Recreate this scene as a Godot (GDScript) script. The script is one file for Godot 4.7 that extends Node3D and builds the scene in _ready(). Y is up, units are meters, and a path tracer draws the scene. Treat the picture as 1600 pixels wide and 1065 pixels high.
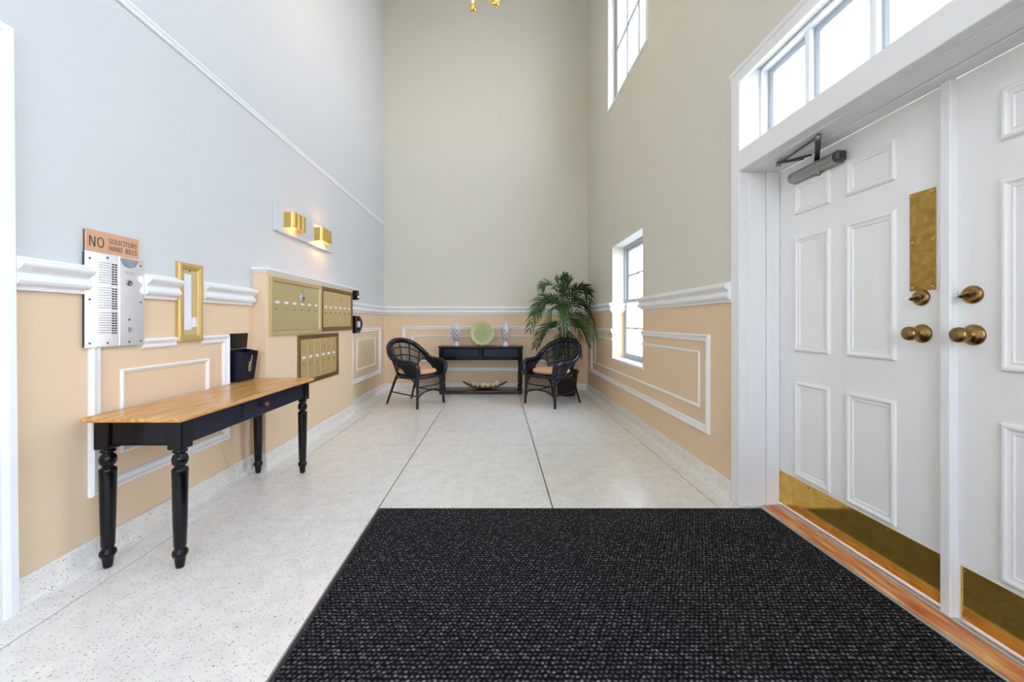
extends Node3D
# Entrance hall of an apartment house. y up, metres. P(x, y, d): d metres in front of the camera.

const XL := -2.04      # left wall
const XR := 1.61       # right wall
const DB := 7.19       # back wall
const DR := -3.0       # wall behind the camera
const HC := 7.4        # ceiling
const CAM := 1.22
const XBUMP := -1.93   # face of the mailbox chase

var M := {}
var used := {}
var rng := RandomNumberGenerator.new()


func _ready() -> void:
	rng.seed = 7
	camera_and_light()
	materials()
	floor_slabs()
	walls()
	rails()
	wall_frames()
	windows()
	doors()
	mat_and_threshold()
	side_table()
	console()
	chairs()
	palm()
	intercom()
	mailboxes()
	sconces()
	chandelier()


func camera_and_light() -> void:
	var cam := Camera3D.new()
	cam.name = "camera"
	cam.projection = Camera3D.PROJECTION_FRUSTUM
	cam.near = 0.05
	cam.far = 200.0
	cam.size = 0.05 * 1065.0 / 625.0
	cam.frustum_offset = Vector2(0.05 * 22.0 / 625.0, -0.05 * 29.5 / 625.0)
	cam.position = Vector3(0, CAM, 0)
	cam.current = true
	add_child(cam)
	var we := WorldEnvironment.new()
	we.name = "environment"
	var e := Environment.new()
	var sky := Sky.new()
	var sm := ProceduralSkyMaterial.new()
	sm.sky_top_color = Color(0.74, 0.838, 1.0)
	sm.sky_horizon_color = Color(0.945, 0.958, 1.0)
	sm.ground_horizon_color = Color(0.80, 0.80, 0.78)
	sm.ground_bottom_color = Color(0.5, 0.5, 0.48)
	sm.sky_curve = 0.3
	sky.sky_material = sm
	e.background_mode = Environment.BG_SKY
	e.sky = sky
	e.background_energy_multiplier = 11.7
	e.tonemap_mode = Environment.TONE_MAPPER_LINEAR
	e.tonemap_exposure = 1.0
	e.sdfgi_enabled = true
	e.ssao_enabled = true
	e.ssil_enabled = true
	we.environment = e
	add_child(we)


# ------------------------------------------------------------------ helpers

func P(x: float, y: float, d: float) -> Vector3:
	return Vector3(x, y, -d)


func numbered(called: String) -> String:
	if not used.has(called):
		used[called] = 0
		return called
	used[called] += 1
	return "%s_%03d" % [called, used[called]]


func tag(o: Node, label: String, category: String, group := "", kind := "") -> Node:
	if label: o.set_meta("label", label)
	if category: o.set_meta("category", category)
	if group: o.set_meta("group", group)
	if kind: o.set_meta("kind", kind)
	return o


func thing(called: String, label: String, category: String, at := Vector3.ZERO, turn := 0.0, group := "", kind := "") -> Node3D:
	var o := Node3D.new()
	o.name = called if kind == "structure" else numbered(called)
	o.position = at
	o.rotation.y = turn
	tag(o, label, category, group, kind)
	add_child(o, true)
	return o


func S() -> SurfaceTool:
	var s := SurfaceTool.new()
	s.begin(Mesh.PRIMITIVE_TRIANGLES)
	return s


func done(s: SurfaceTool) -> ArrayMesh:
	s.generate_normals()
	return s.commit()


func put(called: String, mesh: Mesh, m: Material, parent: Node = null, at := Vector3.ZERO, turn := Vector3.ZERO) -> MeshInstance3D:
	var o := MeshInstance3D.new()
	o.name = called
	o.mesh = mesh
	o.material_override = null
	if mesh is ArrayMesh:
		o.set_surface_override_material(0, m)
	else:
		o.material_override = m
	o.position = at
	o.rotation = turn
	if parent == null:
		parent = self
		o.name = numbered(called)
	parent.add_child(o, true)
	return o


func part(called: String, s: SurfaceTool, m: Material, parent: Node = null, at := Vector3.ZERO, turn := Vector3.ZERO) -> MeshInstance3D:
	return put(called, done(s), m, parent, at, turn)


func struct(called: String, s: SurfaceTool, m: Material, label: String, category: String) -> MeshInstance3D:
	var o := put("x", done(s), m, self)
	o.name = called
	tag(o, label, category, "", "structure")
	return o


func tri(s: SurfaceTool, a: Vector3, b: Vector3, c: Vector3) -> void:
	s.add_vertex(a); s.add_vertex(b); s.add_vertex(c)


func quad(s: SurfaceTool, a: Vector3, b: Vector3, c: Vector3, d: Vector3) -> void:
	tri(s, a, b, c); tri(s, a, c, d)


func poly_out(s: SurfaceTool, p: Array, center: Vector3) -> void:
	var n: Vector3 = (p[2] - p[0]).cross(p[1] - p[0])
	var mid := Vector3.ZERO
	for q in p: mid += q
	mid /= p.size()
	var flip: bool = n.dot(mid - center) < 0
	for i in range(1, p.size() - 1):
		if flip: tri(s, p[0], p[i + 1], p[i])
		else: tri(s, p[0], p[i], p[i + 1])


# chamfered box
func bb(s: SurfaceTool, c: Vector3, size: Vector3, b := 0.003, basis := Basis()) -> void:
	s.set_smooth_group(-1)
	var h := size / 2.0
	b = minf(b, minf(h.x, minf(h.y, h.z)) * 0.98)
	var v := {}
	for sx in [-1, 1]:
		for sy in [-1, 1]:
			for sz in [-1, 1]:
				var k := Vector3i(sx, sy, sz)
				v[k] = [c + basis * Vector3(sx * h.x, sy * (h.y - b), sz * (h.z - b)), c + basis * Vector3(sx * (h.x - b), sy * h.y, sz * (h.z - b)), c + basis * Vector3(sx * (h.x - b), sy * (h.y - b), sz * h.z)]
				if b > 0.0: poly_out(s, v[k], c)
	for ax in 3:
		var a1 := (ax + 1) % 3
		var a2 := (ax + 2) % 3
		for sg in [-1, 1]:
			var f := []
			for q in [[-1, -1], [1, -1], [1, 1], [-1, 1]]:
				var k := Vector3i.ZERO
				k[ax] = sg; k[a1] = q[0]; k[a2] = q[1]
				f.append(v[k][ax])
			poly_out(s, f, c)
		if b > 0.0:
			for s1 in [-1, 1]:
				for s2 in [-1, 1]:
					var k0 := Vector3i.ZERO
					k0[ax] = -1; k0[a1] = s1; k0[a2] = s2
					var k1 := k0
					k1[ax] = 1
					poly_out(s, [v[k0][a1], v[k1][a1], v[k1][a2], v[k0][a2]], c)


func bx(s: SurfaceTool, lo: Vector3, hi: Vector3, b := 0.0) -> void:
	bb(s, (lo + hi) / 2.0, (hi - lo).abs(), b)


# profile: Vector2(radius, y) from bottom to top on the outside
func lathe(s: SurfaceTool, prof: Array, n := 20, tf := Transform3D(), group := 0) -> void:
	s.set_smooth_group(group)
	for i in prof.size() - 1:
		for j in n:
			var a0 := TAU * j / n
			var a1 := TAU * (j + 1) / n
			var p0: Vector2 = prof[i]
			var p1: Vector2 = prof[i + 1]
			var v00 := tf * Vector3(p0.x * cos(a0), p0.y, p0.x * sin(a0))
			var v01 := tf * Vector3(p0.x * cos(a1), p0.y, p0.x * sin(a1))
			var v10 := tf * Vector3(p1.x * cos(a0), p1.y, p1.x * sin(a0))
			var v11 := tf * Vector3(p1.x * cos(a1), p1.y, p1.x * sin(a1))
			if p0.x > 1e-5: tri(s, v00, v01, v11)
			if p1.x > 1e-5: tri(s, v00, v11, v10)


func tube(s: SurfaceTool, pts: Array, r0: float, r1 := -1.0, n := 6, caps := true, flat := 1.0) -> void:
	s.set_smooth_group(0)
	if r1 < 0.0: r1 = r0
	var m := pts.size()
	var rings := []
	var up := Vector3.UP
	for i in m:
		var t: Vector3 = (pts[mini(i + 1, m - 1)] - pts[maxi(i - 1, 0)]).normalized()
		if i == 0:
			up = Vector3.UP if absf(t.y) < 0.9 else Vector3.RIGHT
		up = (up - t * up.dot(t)).normalized()
		var side := t.cross(up)
		var r := lerpf(r0, r1, float(i) / maxf(1.0, m - 1))
		var ring := []
		for j in n:
			var a := TAU * j / n
			ring.append(pts[i] + side * cos(a) * r + up * sin(a) * r * flat)
		rings.append(ring)
	for i in m - 1:
		for j in n:
			var k := (j + 1) % n
			quad(s, rings[i][j], rings[i + 1][j], rings[i + 1][k], rings[i][k])
	if caps:
		s.set_smooth_group(-1)
		for j in range(1, n - 1):
			tri(s, rings[0][0], rings[0][j], rings[0][j + 1])
			tri(s, rings[m - 1][0], rings[m - 1][j + 1], rings[m - 1][j])


# profile prof (offset, w) along the path pts in a plane, mitred; map(u, v, w) gives the point
func sweep(s: SurfaceTool, pts: Array, prof: Array, map: Callable, closed := false, side := 1.0, pre = null, post = null) -> void:
	s.set_smooth_group(-1)
	var n := pts.size()
	var rings := []
	for i in n:
		var p: Vector2 = pts[i]
		var a = pts[(i - 1 + n) % n] if (i > 0 or closed) else pre
		var b = pts[(i + 1) % n] if (i < n - 1 or closed) else post
		var d0 := Vector2.ZERO
		var d1 := Vector2.ZERO
		if a != null: d0 = (p - (a as Vector2)).normalized()
		if b != null: d1 = ((b as Vector2) - p).normalized()
		if a == null: d0 = d1
		if b == null: d1 = d0
		var n0 := Vector2(-d0.y, d0.x) * side
		var n1 := Vector2(-d1.y, d1.x) * side
		var mt := (n0 + n1) / maxf(0.2, 1.0 + n0.dot(n1))
		var ring := []
		for q in prof:
			var o: Vector2 = p + mt * q.x
			ring.append(map.call(o.x, o.y, q.y))
		rings.append(ring)
	var m := prof.size()
	for i in (n if closed else n - 1):
		var r0: Array = rings[i]
		var r1: Array = rings[(i + 1) % n]
		for j in m - 1:
			quad(s, r0[j], r1[j], r1[j + 1], r0[j + 1])
	if not closed:
		var idx := Geometry2D.triangulate_polygon(PackedVector2Array(prof))
		for k in range(0, idx.size(), 3):
			tri(s, rings[0][idx[k]], rings[0][idx[k + 1]], rings[0][idx[k + 2]])
			tri(s, rings[n - 1][idx[k]], rings[n - 1][idx[k + 2]], rings[n - 1][idx[k + 1]])


func catmull(p: Array, t: float) -> Vector3:
	var n := p.size() - 1
	var x := clampf(t, 0.0, 1.0) * n
	var i := mini(int(x), n - 1)
	var f := x - i
	var p1: Vector3 = p[i]
	var p2: Vector3 = p[i + 1]
	var p0: Vector3 = p[i - 1] if i > 0 else p1 * 2.0 - p2
	var p3: Vector3 = p[i + 2] if i + 2 <= n else p2 * 2.0 - p1
	return 0.5 * (2.0 * p1 + (p2 - p0) * f + (2.0 * p0 - 5.0 * p1 + 4.0 * p2 - p3) * f * f + (3.0 * p1 - p0 - 3.0 * p2 + p3) * f * f * f)


func curve(p: Array, n: int, t0 := 0.0, t1 := 1.0) -> Array:
	var out := []
	for i in n + 1: out.append(catmull(p, lerpf(t0, t1, float(i) / n)))
	return out


func on_left(u: float, v: float, w: float) -> Vector3: return P(XL + w, v, u)
func on_right(u: float, v: float, w: float) -> Vector3: return P(XR - w, v, u)
func on_back(u: float, v: float, w: float) -> Vector3: return P(u, v, DB - w)
func on_plan(u: float, v: float, w: float) -> Vector3: return P(u, w, v)
func flat_xy(u: float, v: float, w: float) -> Vector3: return Vector3(u, v, w)


func rect(u0: float, u1: float, v0: float, v1: float) -> Array:
	return [Vector2(u0, v0), Vector2(u1, v0), Vector2(u1, v1), Vector2(u0, v1)]


# ------------------------------------------------------------------ materials

func mat(c: Color, rough: float, metal := 0.0, spec := 0.5) -> StandardMaterial3D:
	var m := StandardMaterial3D.new()
	m.albedo_color = c
	m.roughness = rough
	m.metallic = metal
	m.metallic_specular = spec
	return m


func C(r: int, g: int, b: int) -> Color:
	return Color8(r, g, b)


func tex(im: Image) -> ImageTexture:
	return ImageTexture.create_from_image(im)


func noise_image(size: int, freq: float, seed_: int, oct := 4, sx := 1.0) -> Image:
	var n := FastNoiseLite.new()
	n.seed = seed_
	n.frequency = freq
	n.fractal_octaves = oct
	n.noise_type = FastNoiseLite.TYPE_SIMPLEX_SMOOTH
	return n.get_seamless_image(size, int(size * sx))


func tri_map(m: StandardMaterial3D, scale: Vector3, world := true) -> void:
	m.uv1_triplanar = true
	m.uv1_world_triplanar = world
	m.uv1_scale = scale
	m.uv1_triplanar_sharpness = 4.0


func tinted(im: Image, lo: Color, hi: Color) -> Image:
	var w := im.get_width()
	var h := im.get_height()
	var out := Image.create(w, h, false, Image.FORMAT_RGB8)
	for y in h:
		for x in w:
			out.set_pixel(x, y, lo.lerp(hi, im.get_pixel(x, y).r))
	return out


func materials() -> void:
	# paint
	M.plaster = mat(C(222, 218, 203), 0.62, 0.0, 0.4)
	M.plaster_skylit = mat(C(216, 217, 212), 0.62, 0.0, 0.4)  # plaster with the bluish skylight cast put into its colour
	M.peach = mat(C(236, 209, 172), 0.6, 0.0, 0.4)
	M.trim = mat(C(244, 244, 241), 0.36)
	M.door = mat(C(247, 246, 241), 0.4)
	var ripple := tex(noise_image(256, 0.02, 11, 3))
	for k in ["plaster", "plaster_skylit", "peach"]:
		M[k].heightmap_enabled = true
		M[k].heightmap_texture = ripple
		M[k].heightmap_scale = 0.12
		tri_map(M[k], Vector3.ONE * 1.4)
	# terrazzo: pale cement with chips
	var sz := 1024
	var cloud := noise_image(sz, 0.008, 3, 4)
	var im := Image.create(sz, sz, false, Image.FORMAT_RGB8)
	var r2 := RandomNumberGenerator.new()
	r2.seed = 5
	for y in sz:
		for x in sz:
			var k := cloud.get_pixel(x, y).r * 0.06 + r2.randf() * 0.035
			im.set_pixel(x, y, Color(0.96 + k - 0.05, 0.937 + k - 0.05, 0.89 + k - 0.05))
	var chip := [Color(0.74, 0.72, 0.67), Color(0.91, 0.90, 0.86), Color(0.80, 0.77, 0.70), Color(0.93, 0.92, 0.89), Color(0.62, 0.60, 0.56), Color(0.36, 0.35, 0.34), Color(0.83, 0.80, 0.72)]
	for i in 9000:
		var c: Color = chip[r2.randi() % 4] if r2.randf() < 0.965 else chip[4 + r2.randi() % 3]
		var w := 2 + r2.randi() % 5
		var h := 2 + r2.randi() % 4
		var x0 := r2.randi() % sz
		var y0 := r2.randi() % sz
		for dy in h:
			for dx in w:
				var e := Vector2((dx + 0.5) / w - 0.5, (dy + 0.5) / h - 0.5)
				if e.length() < 0.5:
					im.set_pixel((x0 + dx) % sz, (y0 + dy) % sz, c)
	M.terrazzo = mat(Color.WHITE, 0.24)
	M.terrazzo.albedo_texture = tex(im)
	tri_map(M.terrazzo, Vector3.ONE * 0.8)
	M.joint = mat(C(70, 66, 58), 0.45, 0.5)
	# floor mat: ribbed loops
	var cell := 32
	var sm := 1024
	var hm := Image.create(sm, sm, false, Image.FORMAT_RGB8)
	var cm := Image.create(sm, sm, false, Image.FORMAT_RGB8)
	var tone := []
	for i in (sm / cell) * (sm / cell) * 4: tone.append(r2.randf())
	for y in sm:
		var row := y / cell
		for x in sm:
			var xs := (x + (cell / 2 if row % 2 else 0)) % sm
			var col := xs / cell
			var fx := float(xs % cell) / cell
			var fy := float(y % cell) / cell
			var at: int = (row * (sm / cell) + col) * 4
			var t: float = tone[at]
			var ang: float = (tone[at + 1] - 0.35) * 1.5
			var q := Vector2(fx - 0.5 - (tone[at + 2] - 0.5) * 0.36, fy - 0.5 - (tone[at + 3] - 0.5) * 0.34).rotated(ang)
			var b := exp(-(q.x * q.x / 0.16 + q.y * q.y / 0.075))
			var fibre := r2.randf()
			hm.set_pixel(x, y, Color(1, 1, 1) * clampf(b * 0.85 + fibre * 0.15, 0, 1))
			var v := (23.0 + b * (64.0 + 90.0 * t * t) * (0.45 + 0.9 * fibre) + (60.0 * b if fibre > 0.93 else 0.0)) / 255.0
			cm.set_pixel(x, y, Color(v, v, v * 1.01))
	M.mat = mat(Color.WHITE, 0.95, 0.0, 0.15)
	M.mat.albedo_texture = tex(cm)
	M.mat.heightmap_enabled = true
	M.mat.heightmap_texture = tex(hm)
	M.mat.heightmap_scale = 0.6
	tri_map(M.mat, Vector3.ONE * 1.7)
	M.rubber = mat(C(40, 40, 38), 0.7)
	# woods and lacquers
	var grain := noise_image(512, 0.012, 21, 5)
	M.oak = mat(Color.WHITE, 0.26)
	M.oak.albedo_texture = tex(tinted(grain, C(186, 120, 56), C(238, 192, 126)))
	tri_map(M.oak, Vector3(3.6, 3.6, 0.45))
	M.threshold = mat(Color.WHITE, 0.45)
	M.threshold.albedo_texture = tex(tinted(grain, C(186, 88, 42), C(252, 208, 148)))
	tri_map(M.threshold, Vector3(4.0, 4.0, 0.6))
	M.lacquer = mat(C(9, 9, 15), 0.18, 0.0, 0.4)
	M.navy = mat(C(11, 15, 40), 0.26, 0.0, 0.4)
	M.darkwood = mat(C(28, 17, 14), 0.25)
	M.knobwood = mat(C(140, 62, 36), 0.3)
	M.wicker = mat(C(11, 12, 19), 0.32)
	M.wicker_light = mat(C(14, 17, 32), 0.26)
	M.pot = mat(C(34, 22, 20), 0.3)
	M.soil = mat(C(48, 36, 26), 0.95)
	M.cushion = mat(Color.WHITE, 0.85, 0.0, 0.2)
	M.cushion.albedo_texture = tex(tinted(noise_image(256, 0.06, 9, 4), C(224, 158, 110), C(246, 204, 166)))
	tri_map(M.cushion, Vector3.ONE * 3.0)
	# metals
	var wear := noise_image(512, 0.014, 31, 5)
	M.brass = mat(C(222, 188, 108), 0.3, 0.85)
	M.brass_satin = mat(C(214, 184, 116), 0.42, 0.6)
	M.brass_pale = mat(C(208, 191, 138), 0.36, 0.5)
	M.brass_door = mat(C(212, 182, 124), 0.42, 0.4)
	M.brass_dark = mat(C(140, 112, 62), 0.38, 0.7)
	M.bronze = mat(C(152, 122, 76), 0.28, 1.0)
	M.kick = mat(Color.WHITE, 0.1, 0.8)
	var kim := tinted(wear, C(214, 170, 74), C(236, 196, 104))
	for i in 70:
		var p := Vector2(r2.randf() * 512, r2.randf() * 512)
		var dv := Vector2.from_angle(r2.randf() * TAU)
		for k in 10 + r2.randi() % 50:
			p += dv
			dv = dv.rotated(r2.randf_range(-0.06, 0.06))
			kim.set_pixel(posmod(int(p.x), 512), posmod(int(p.y), 512), C(250, 226, 160) if i % 3 else C(150, 112, 40))
	M.kick.albedo_texture = tex(kim)
	tri_map(M.kick, Vector3.ONE * 1.6)
	M.push = mat(Color.WHITE, 0.2, 0.92)
	M.push.albedo_texture = tex(tinted(wear, C(166, 130, 62), C(214, 176, 96)))
	tri_map(M.push, Vector3.ONE * 2.6)
	M.chrome = mat(C(250, 249, 250), 0.16, 0.65)
	M.steel = mat(C(150, 152, 150), 0.3, 1.0)
	M.steel_dark = mat(C(88, 88, 84), 0.35, 0.9)
	M.closer = mat(C(158, 160, 154), 0.35, 0.6)
	M.aluminium = mat(C(190, 194, 198), 0.35, 0.8)
	M.copper = mat(C(222, 172, 136), 0.42, 0.35)
	M.black = mat(C(12, 12, 14), 0.3)
	M.grey = mat(C(150, 152, 156), 0.5)
	M.paper = mat(C(240, 240, 242), 0.8)
	M.tan = mat(C(208, 186, 132), 0.5)
	M.ink = mat(C(52, 38, 30), 0.5)
	M.gold = mat(C(222, 190, 140), 0.3, 0.8)
	M.ceramic = mat(C(214, 218, 222), 0.2)
	M.bisque = mat(C(112, 112, 112), 0.9)  # grey that paints in the dimness inside the pierced jars
	M.plate_rim = mat(Color.WHITE, 0.25)
	M.plate_rim.albedo_texture = tex(tinted(noise_image(256, 0.03, 41, 4), C(170, 176, 110), C(214, 212, 158)))
	tri_map(M.plate_rim, Vector3.ONE * 5.0)
	M.plate_well = mat(Color.WHITE, 0.25)
	M.plate_well.albedo_texture = tex(tinted(noise_image(256, 0.05, 43, 4), C(108, 122, 58), C(206, 208, 146)))
	tri_map(M.plate_well, Vector3.ONE * 5.0)
	M.tray = mat(C(92, 58, 30), 0.4)
	M.ball = mat(Color.WHITE, 0.8)
	M.ball.albedo_texture = tex(tinted(noise_image(256, 0.08, 47, 3), C(214, 180, 136), C(252, 238, 208)))
	tri_map(M.ball, Vector3.ONE * 5.0)
	M.leaf = []
	for c in [C(46, 78, 36), C(60, 94, 44), C(84, 112, 58), C(34, 58, 34)]:
		var l := mat(c, 0.42)
		l.backlight_enabled = true
		l.backlight = Color(0.10, 0.18, 0.06)
		l.cull_mode = BaseMaterial3D.CULL_DISABLED
		M.leaf.append(l)
	M.cane = mat(C(84, 74, 48), 0.7)
	M.sash = mat(C(176, 180, 183), 0.4)
	M.glass = mat(Color(0.97, 0.99, 1.0, 0.06), 0.03)
	M.glass.transparency = BaseMaterial3D.TRANSPARENCY_ALPHA
	M.ground = mat(C(196, 194, 188), 0.9)
	M.bulb = mat(C(255, 236, 200), 0.4)
	M.bulb.emission_enabled = true
	M.bulb.emission = Color(1.0, 0.72, 0.38)
	M.bulb.emission_energy_multiplier = 3.0


# ------------------------------------------------------------------ floor, walls, ceiling

func floor_slabs() -> void:
	var fl := thing("floor", "pale speckled terrazzo floor in large panels with thin dark divider strips", "floor", Vector3.ZERO, 0.0, "", "structure")
	var s := S()
	bx(s, P(XL - 0.4, -0.2, DB + 0.4), P(2.3, -0.012, DR - 0.4))
	part("floor_base", s, M.joint, fl)
	var g := 0.0045
	var ds := [-3.0, -2.055, -0.54, 0.96, 2.475, 3.99, 6.87]
	var xs := [-1.855, -0.785, 0.36, 1.455]
	for i in ds.size() - 1:
		for j in 3:
			var x0: float = xs[j]
			if j == 0 and i == 5: x0 = -1.74
			s = S()
			if j == 0 and i == 4:      # the panel beside the chase is notched
				bx(s, P(x0 + g, -0.03, ds[i] + g), P(xs[j + 1] - g, 0, 3.11 - g * 0.0))
				bx(s, P(-1.74 + g, -0.03, 3.11), P(xs[j + 1] - g, 0, ds[i + 1] - g))
			elif j == 0 and i == 5:
				bx(s, P(-1.74 + g, -0.03, ds[i] + g), P(xs[j + 1] - g, 0, 5.48))
				bx(s, P(-1.855 + g, -0.03, 5.48), P(xs[j + 1] - g, 0, ds[i + 1] - g))
			else:
				bx(s, P(x0 + g, -0.03, ds[i] + g), P(xs[j + 1] - g, 0, ds[i + 1] - g))
			part("terrazzo_panel", s, M.terrazzo, fl)
	s = S()
	bx(s, P(XL - 0.3, -0.03, DR - 0.3), P(-1.855 - g, 0, 3.11))
	bx(s, P(XL - 0.1, -0.03, 3.11), P(-1.74 - g, 0, 5.48 + g))
	bx(s, P(XL - 0.1, -0.03, 5.48 + g), P(-1.855 - g, 0, DB + 0.1))
	part("terrazzo_border", s, M.terrazzo, fl)
	s = S()
	bx(s, P(1.455 + g, -0.03, DR - 0.3), P(2.2, 0, DB + 0.1))
	part("terrazzo_border", s, M.terrazzo, fl)
	s = S()
	bx(s, P(-1.855, -0.03, 6.87 + g), P(1.455, 0, DB + 0.1))
	part("terrazzo_border", s, M.terrazzo, fl)
	s = S()
	bx(s, P(2.3, -0.3, -40), P(60, -0.16, 60))
	struct("ground", s, M.ground, "pale paved ground outside the windows", "ground")


# boxes of a wall between u0..u1 and v0..v1 with holes [u0, u1, v0, v1]
func holed(s: SurfaceTool, u0: float, u1: float, v0: float, v1: float, holes: Array, box: Callable) -> void:
	var us := [u0, u1]
	var vs := [v0, v1]
	for h in holes:
		for k in 2:
			if h[k] > u0 and h[k] < u1 and not us.has(h[k]): us.append(h[k])
			if h[k + 2] > v0 and h[k + 2] < v1 and not vs.has(h[k + 2]): vs.append(h[k + 2])
	us.sort(); vs.sort()
	for i in us.size() - 1:
		for j in vs.size() - 1:
			var cu: float = (us[i] + us[i + 1]) / 2
			var cv: float = (vs[j] + vs[j + 1]) / 2
			var open := false
			for h in holes:
				if cu > h[0] and cu < h[1] and cv > h[2] and cv < h[3]: open = true
			if not open: box.call(s, us[i], us[i + 1], vs[j], vs[j + 1])


const YR := 1.43    # paint changes behind the chair rail

func walls() -> void:
	var holes_r := [[0.57, 2.66, -1.0, 2.89], [4.452, 5.628, 0.70, 2.27], [4.33, 5.79, 4.28, 6.75], [-1.9, 1.66, 4.28, 6.75], [-2.6, -0.2, 0.9, 2.6]]
	var box_r := func(s, a, b, c, d): bx(s, P(XR, c, a), P(1.97, d, b))
	var w := thing("wall_right", "cream wall over peach wainscot pierced by the double door and windows", "wall", Vector3.ZERO, 0.0, "", "structure")
	var s := S(); holed(s, DR, DB + 0.3, YR, HC, holes_r, box_r); part("plaster", s, M.plaster, w)
	s = S(); holed(s, DR, DB + 0.3, 0.0, YR, holes_r, box_r); part("wainscot", s, M.peach, w)
	var holes_l := [[0.72, 1.585, -1.0, 2.35]]
	var box_l := func(s, a, b, c, d): bx(s, P(XL, c, a), P(XL - 0.25, d, b))
	w = thing("wall_left", "pale wall over peach wainscot carrying the intercom and mailboxes", "wall", Vector3.ZERO, 0.0, "", "structure")
	s = S(); holed(s, DR, DB + 0.3, YR, HC, holes_l, box_l); part("plaster", s, M.plaster_skylit, w)
	s = S(); holed(s, DR, DB + 0.3, 0.0, YR, holes_l, box_l); part("wainscot", s, M.peach, w)
	s = S(); bx(s, P(XL - 0.02, 0, 3.328), P(XBUMP, 1.652, 5.31), 0.002); part("mailbox_chase", s, M.peach, w)
	s = S()
	sweep(s, [Vector2(XL, 3.328), Vector2(XBUMP, 3.328), Vector2(XBUMP, 5.31), Vector2(XL, 5.31)], [Vector2(-0.05, 1.636), Vector2(0.006, 1.636), Vector2(0.012, 1.648), Vector2(0.024, 1.656), Vector2(0.026, 1.676), Vector2(-0.10, 1.680), Vector2(-0.10, 1.645)], on_plan, false, -1.0)
	part("chase_cap", s, M.trim, w)
	w = thing("wall_back", "tall cream end wall over peach panelled wainscot", "wall", Vector3.ZERO, 0.0, "", "structure")
	s = S(); bx(s, P(XL - 0.25, YR, DB), P(1.97, HC, DB + 0.25)); part("plaster", s, M.plaster, w)
	s = S(); bx(s, P(XL - 0.25, 0, DB), P(1.97, YR, DB + 0.25)); part("wainscot", s, M.peach, w)
	var box_f := func(s, a, b, c, d): bx(s, P(a, c, DR), P(b, d, DR - 0.25))
	w = thing("wall_front", "cream wall over peach wainscot behind the viewer with an added tall fill window", "wall", Vector3.ZERO, 0.0, "", "structure")
	s = S(); holed(s, XL - 0.25, 1.97, YR, HC, [[-1.0, 0.7, 1.0, 4.4]], box_f); part("plaster", s, M.plaster, w)
	s = S(); holed(s, XL - 0.25, 1.97, 0.0, YR, [[-1.0, 0.7, 1.0, 4.4]], box_f); part("wainscot", s, M.peach, w)
	s = S()
	bx(s, P(XL - 0.3, HC, DR - 0.3), P(2.0, HC + 0.2, DB + 0.3))
	struct("ceiling", s, M.plaster, "plain cream ceiling high above the hall", "ceiling")


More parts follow.
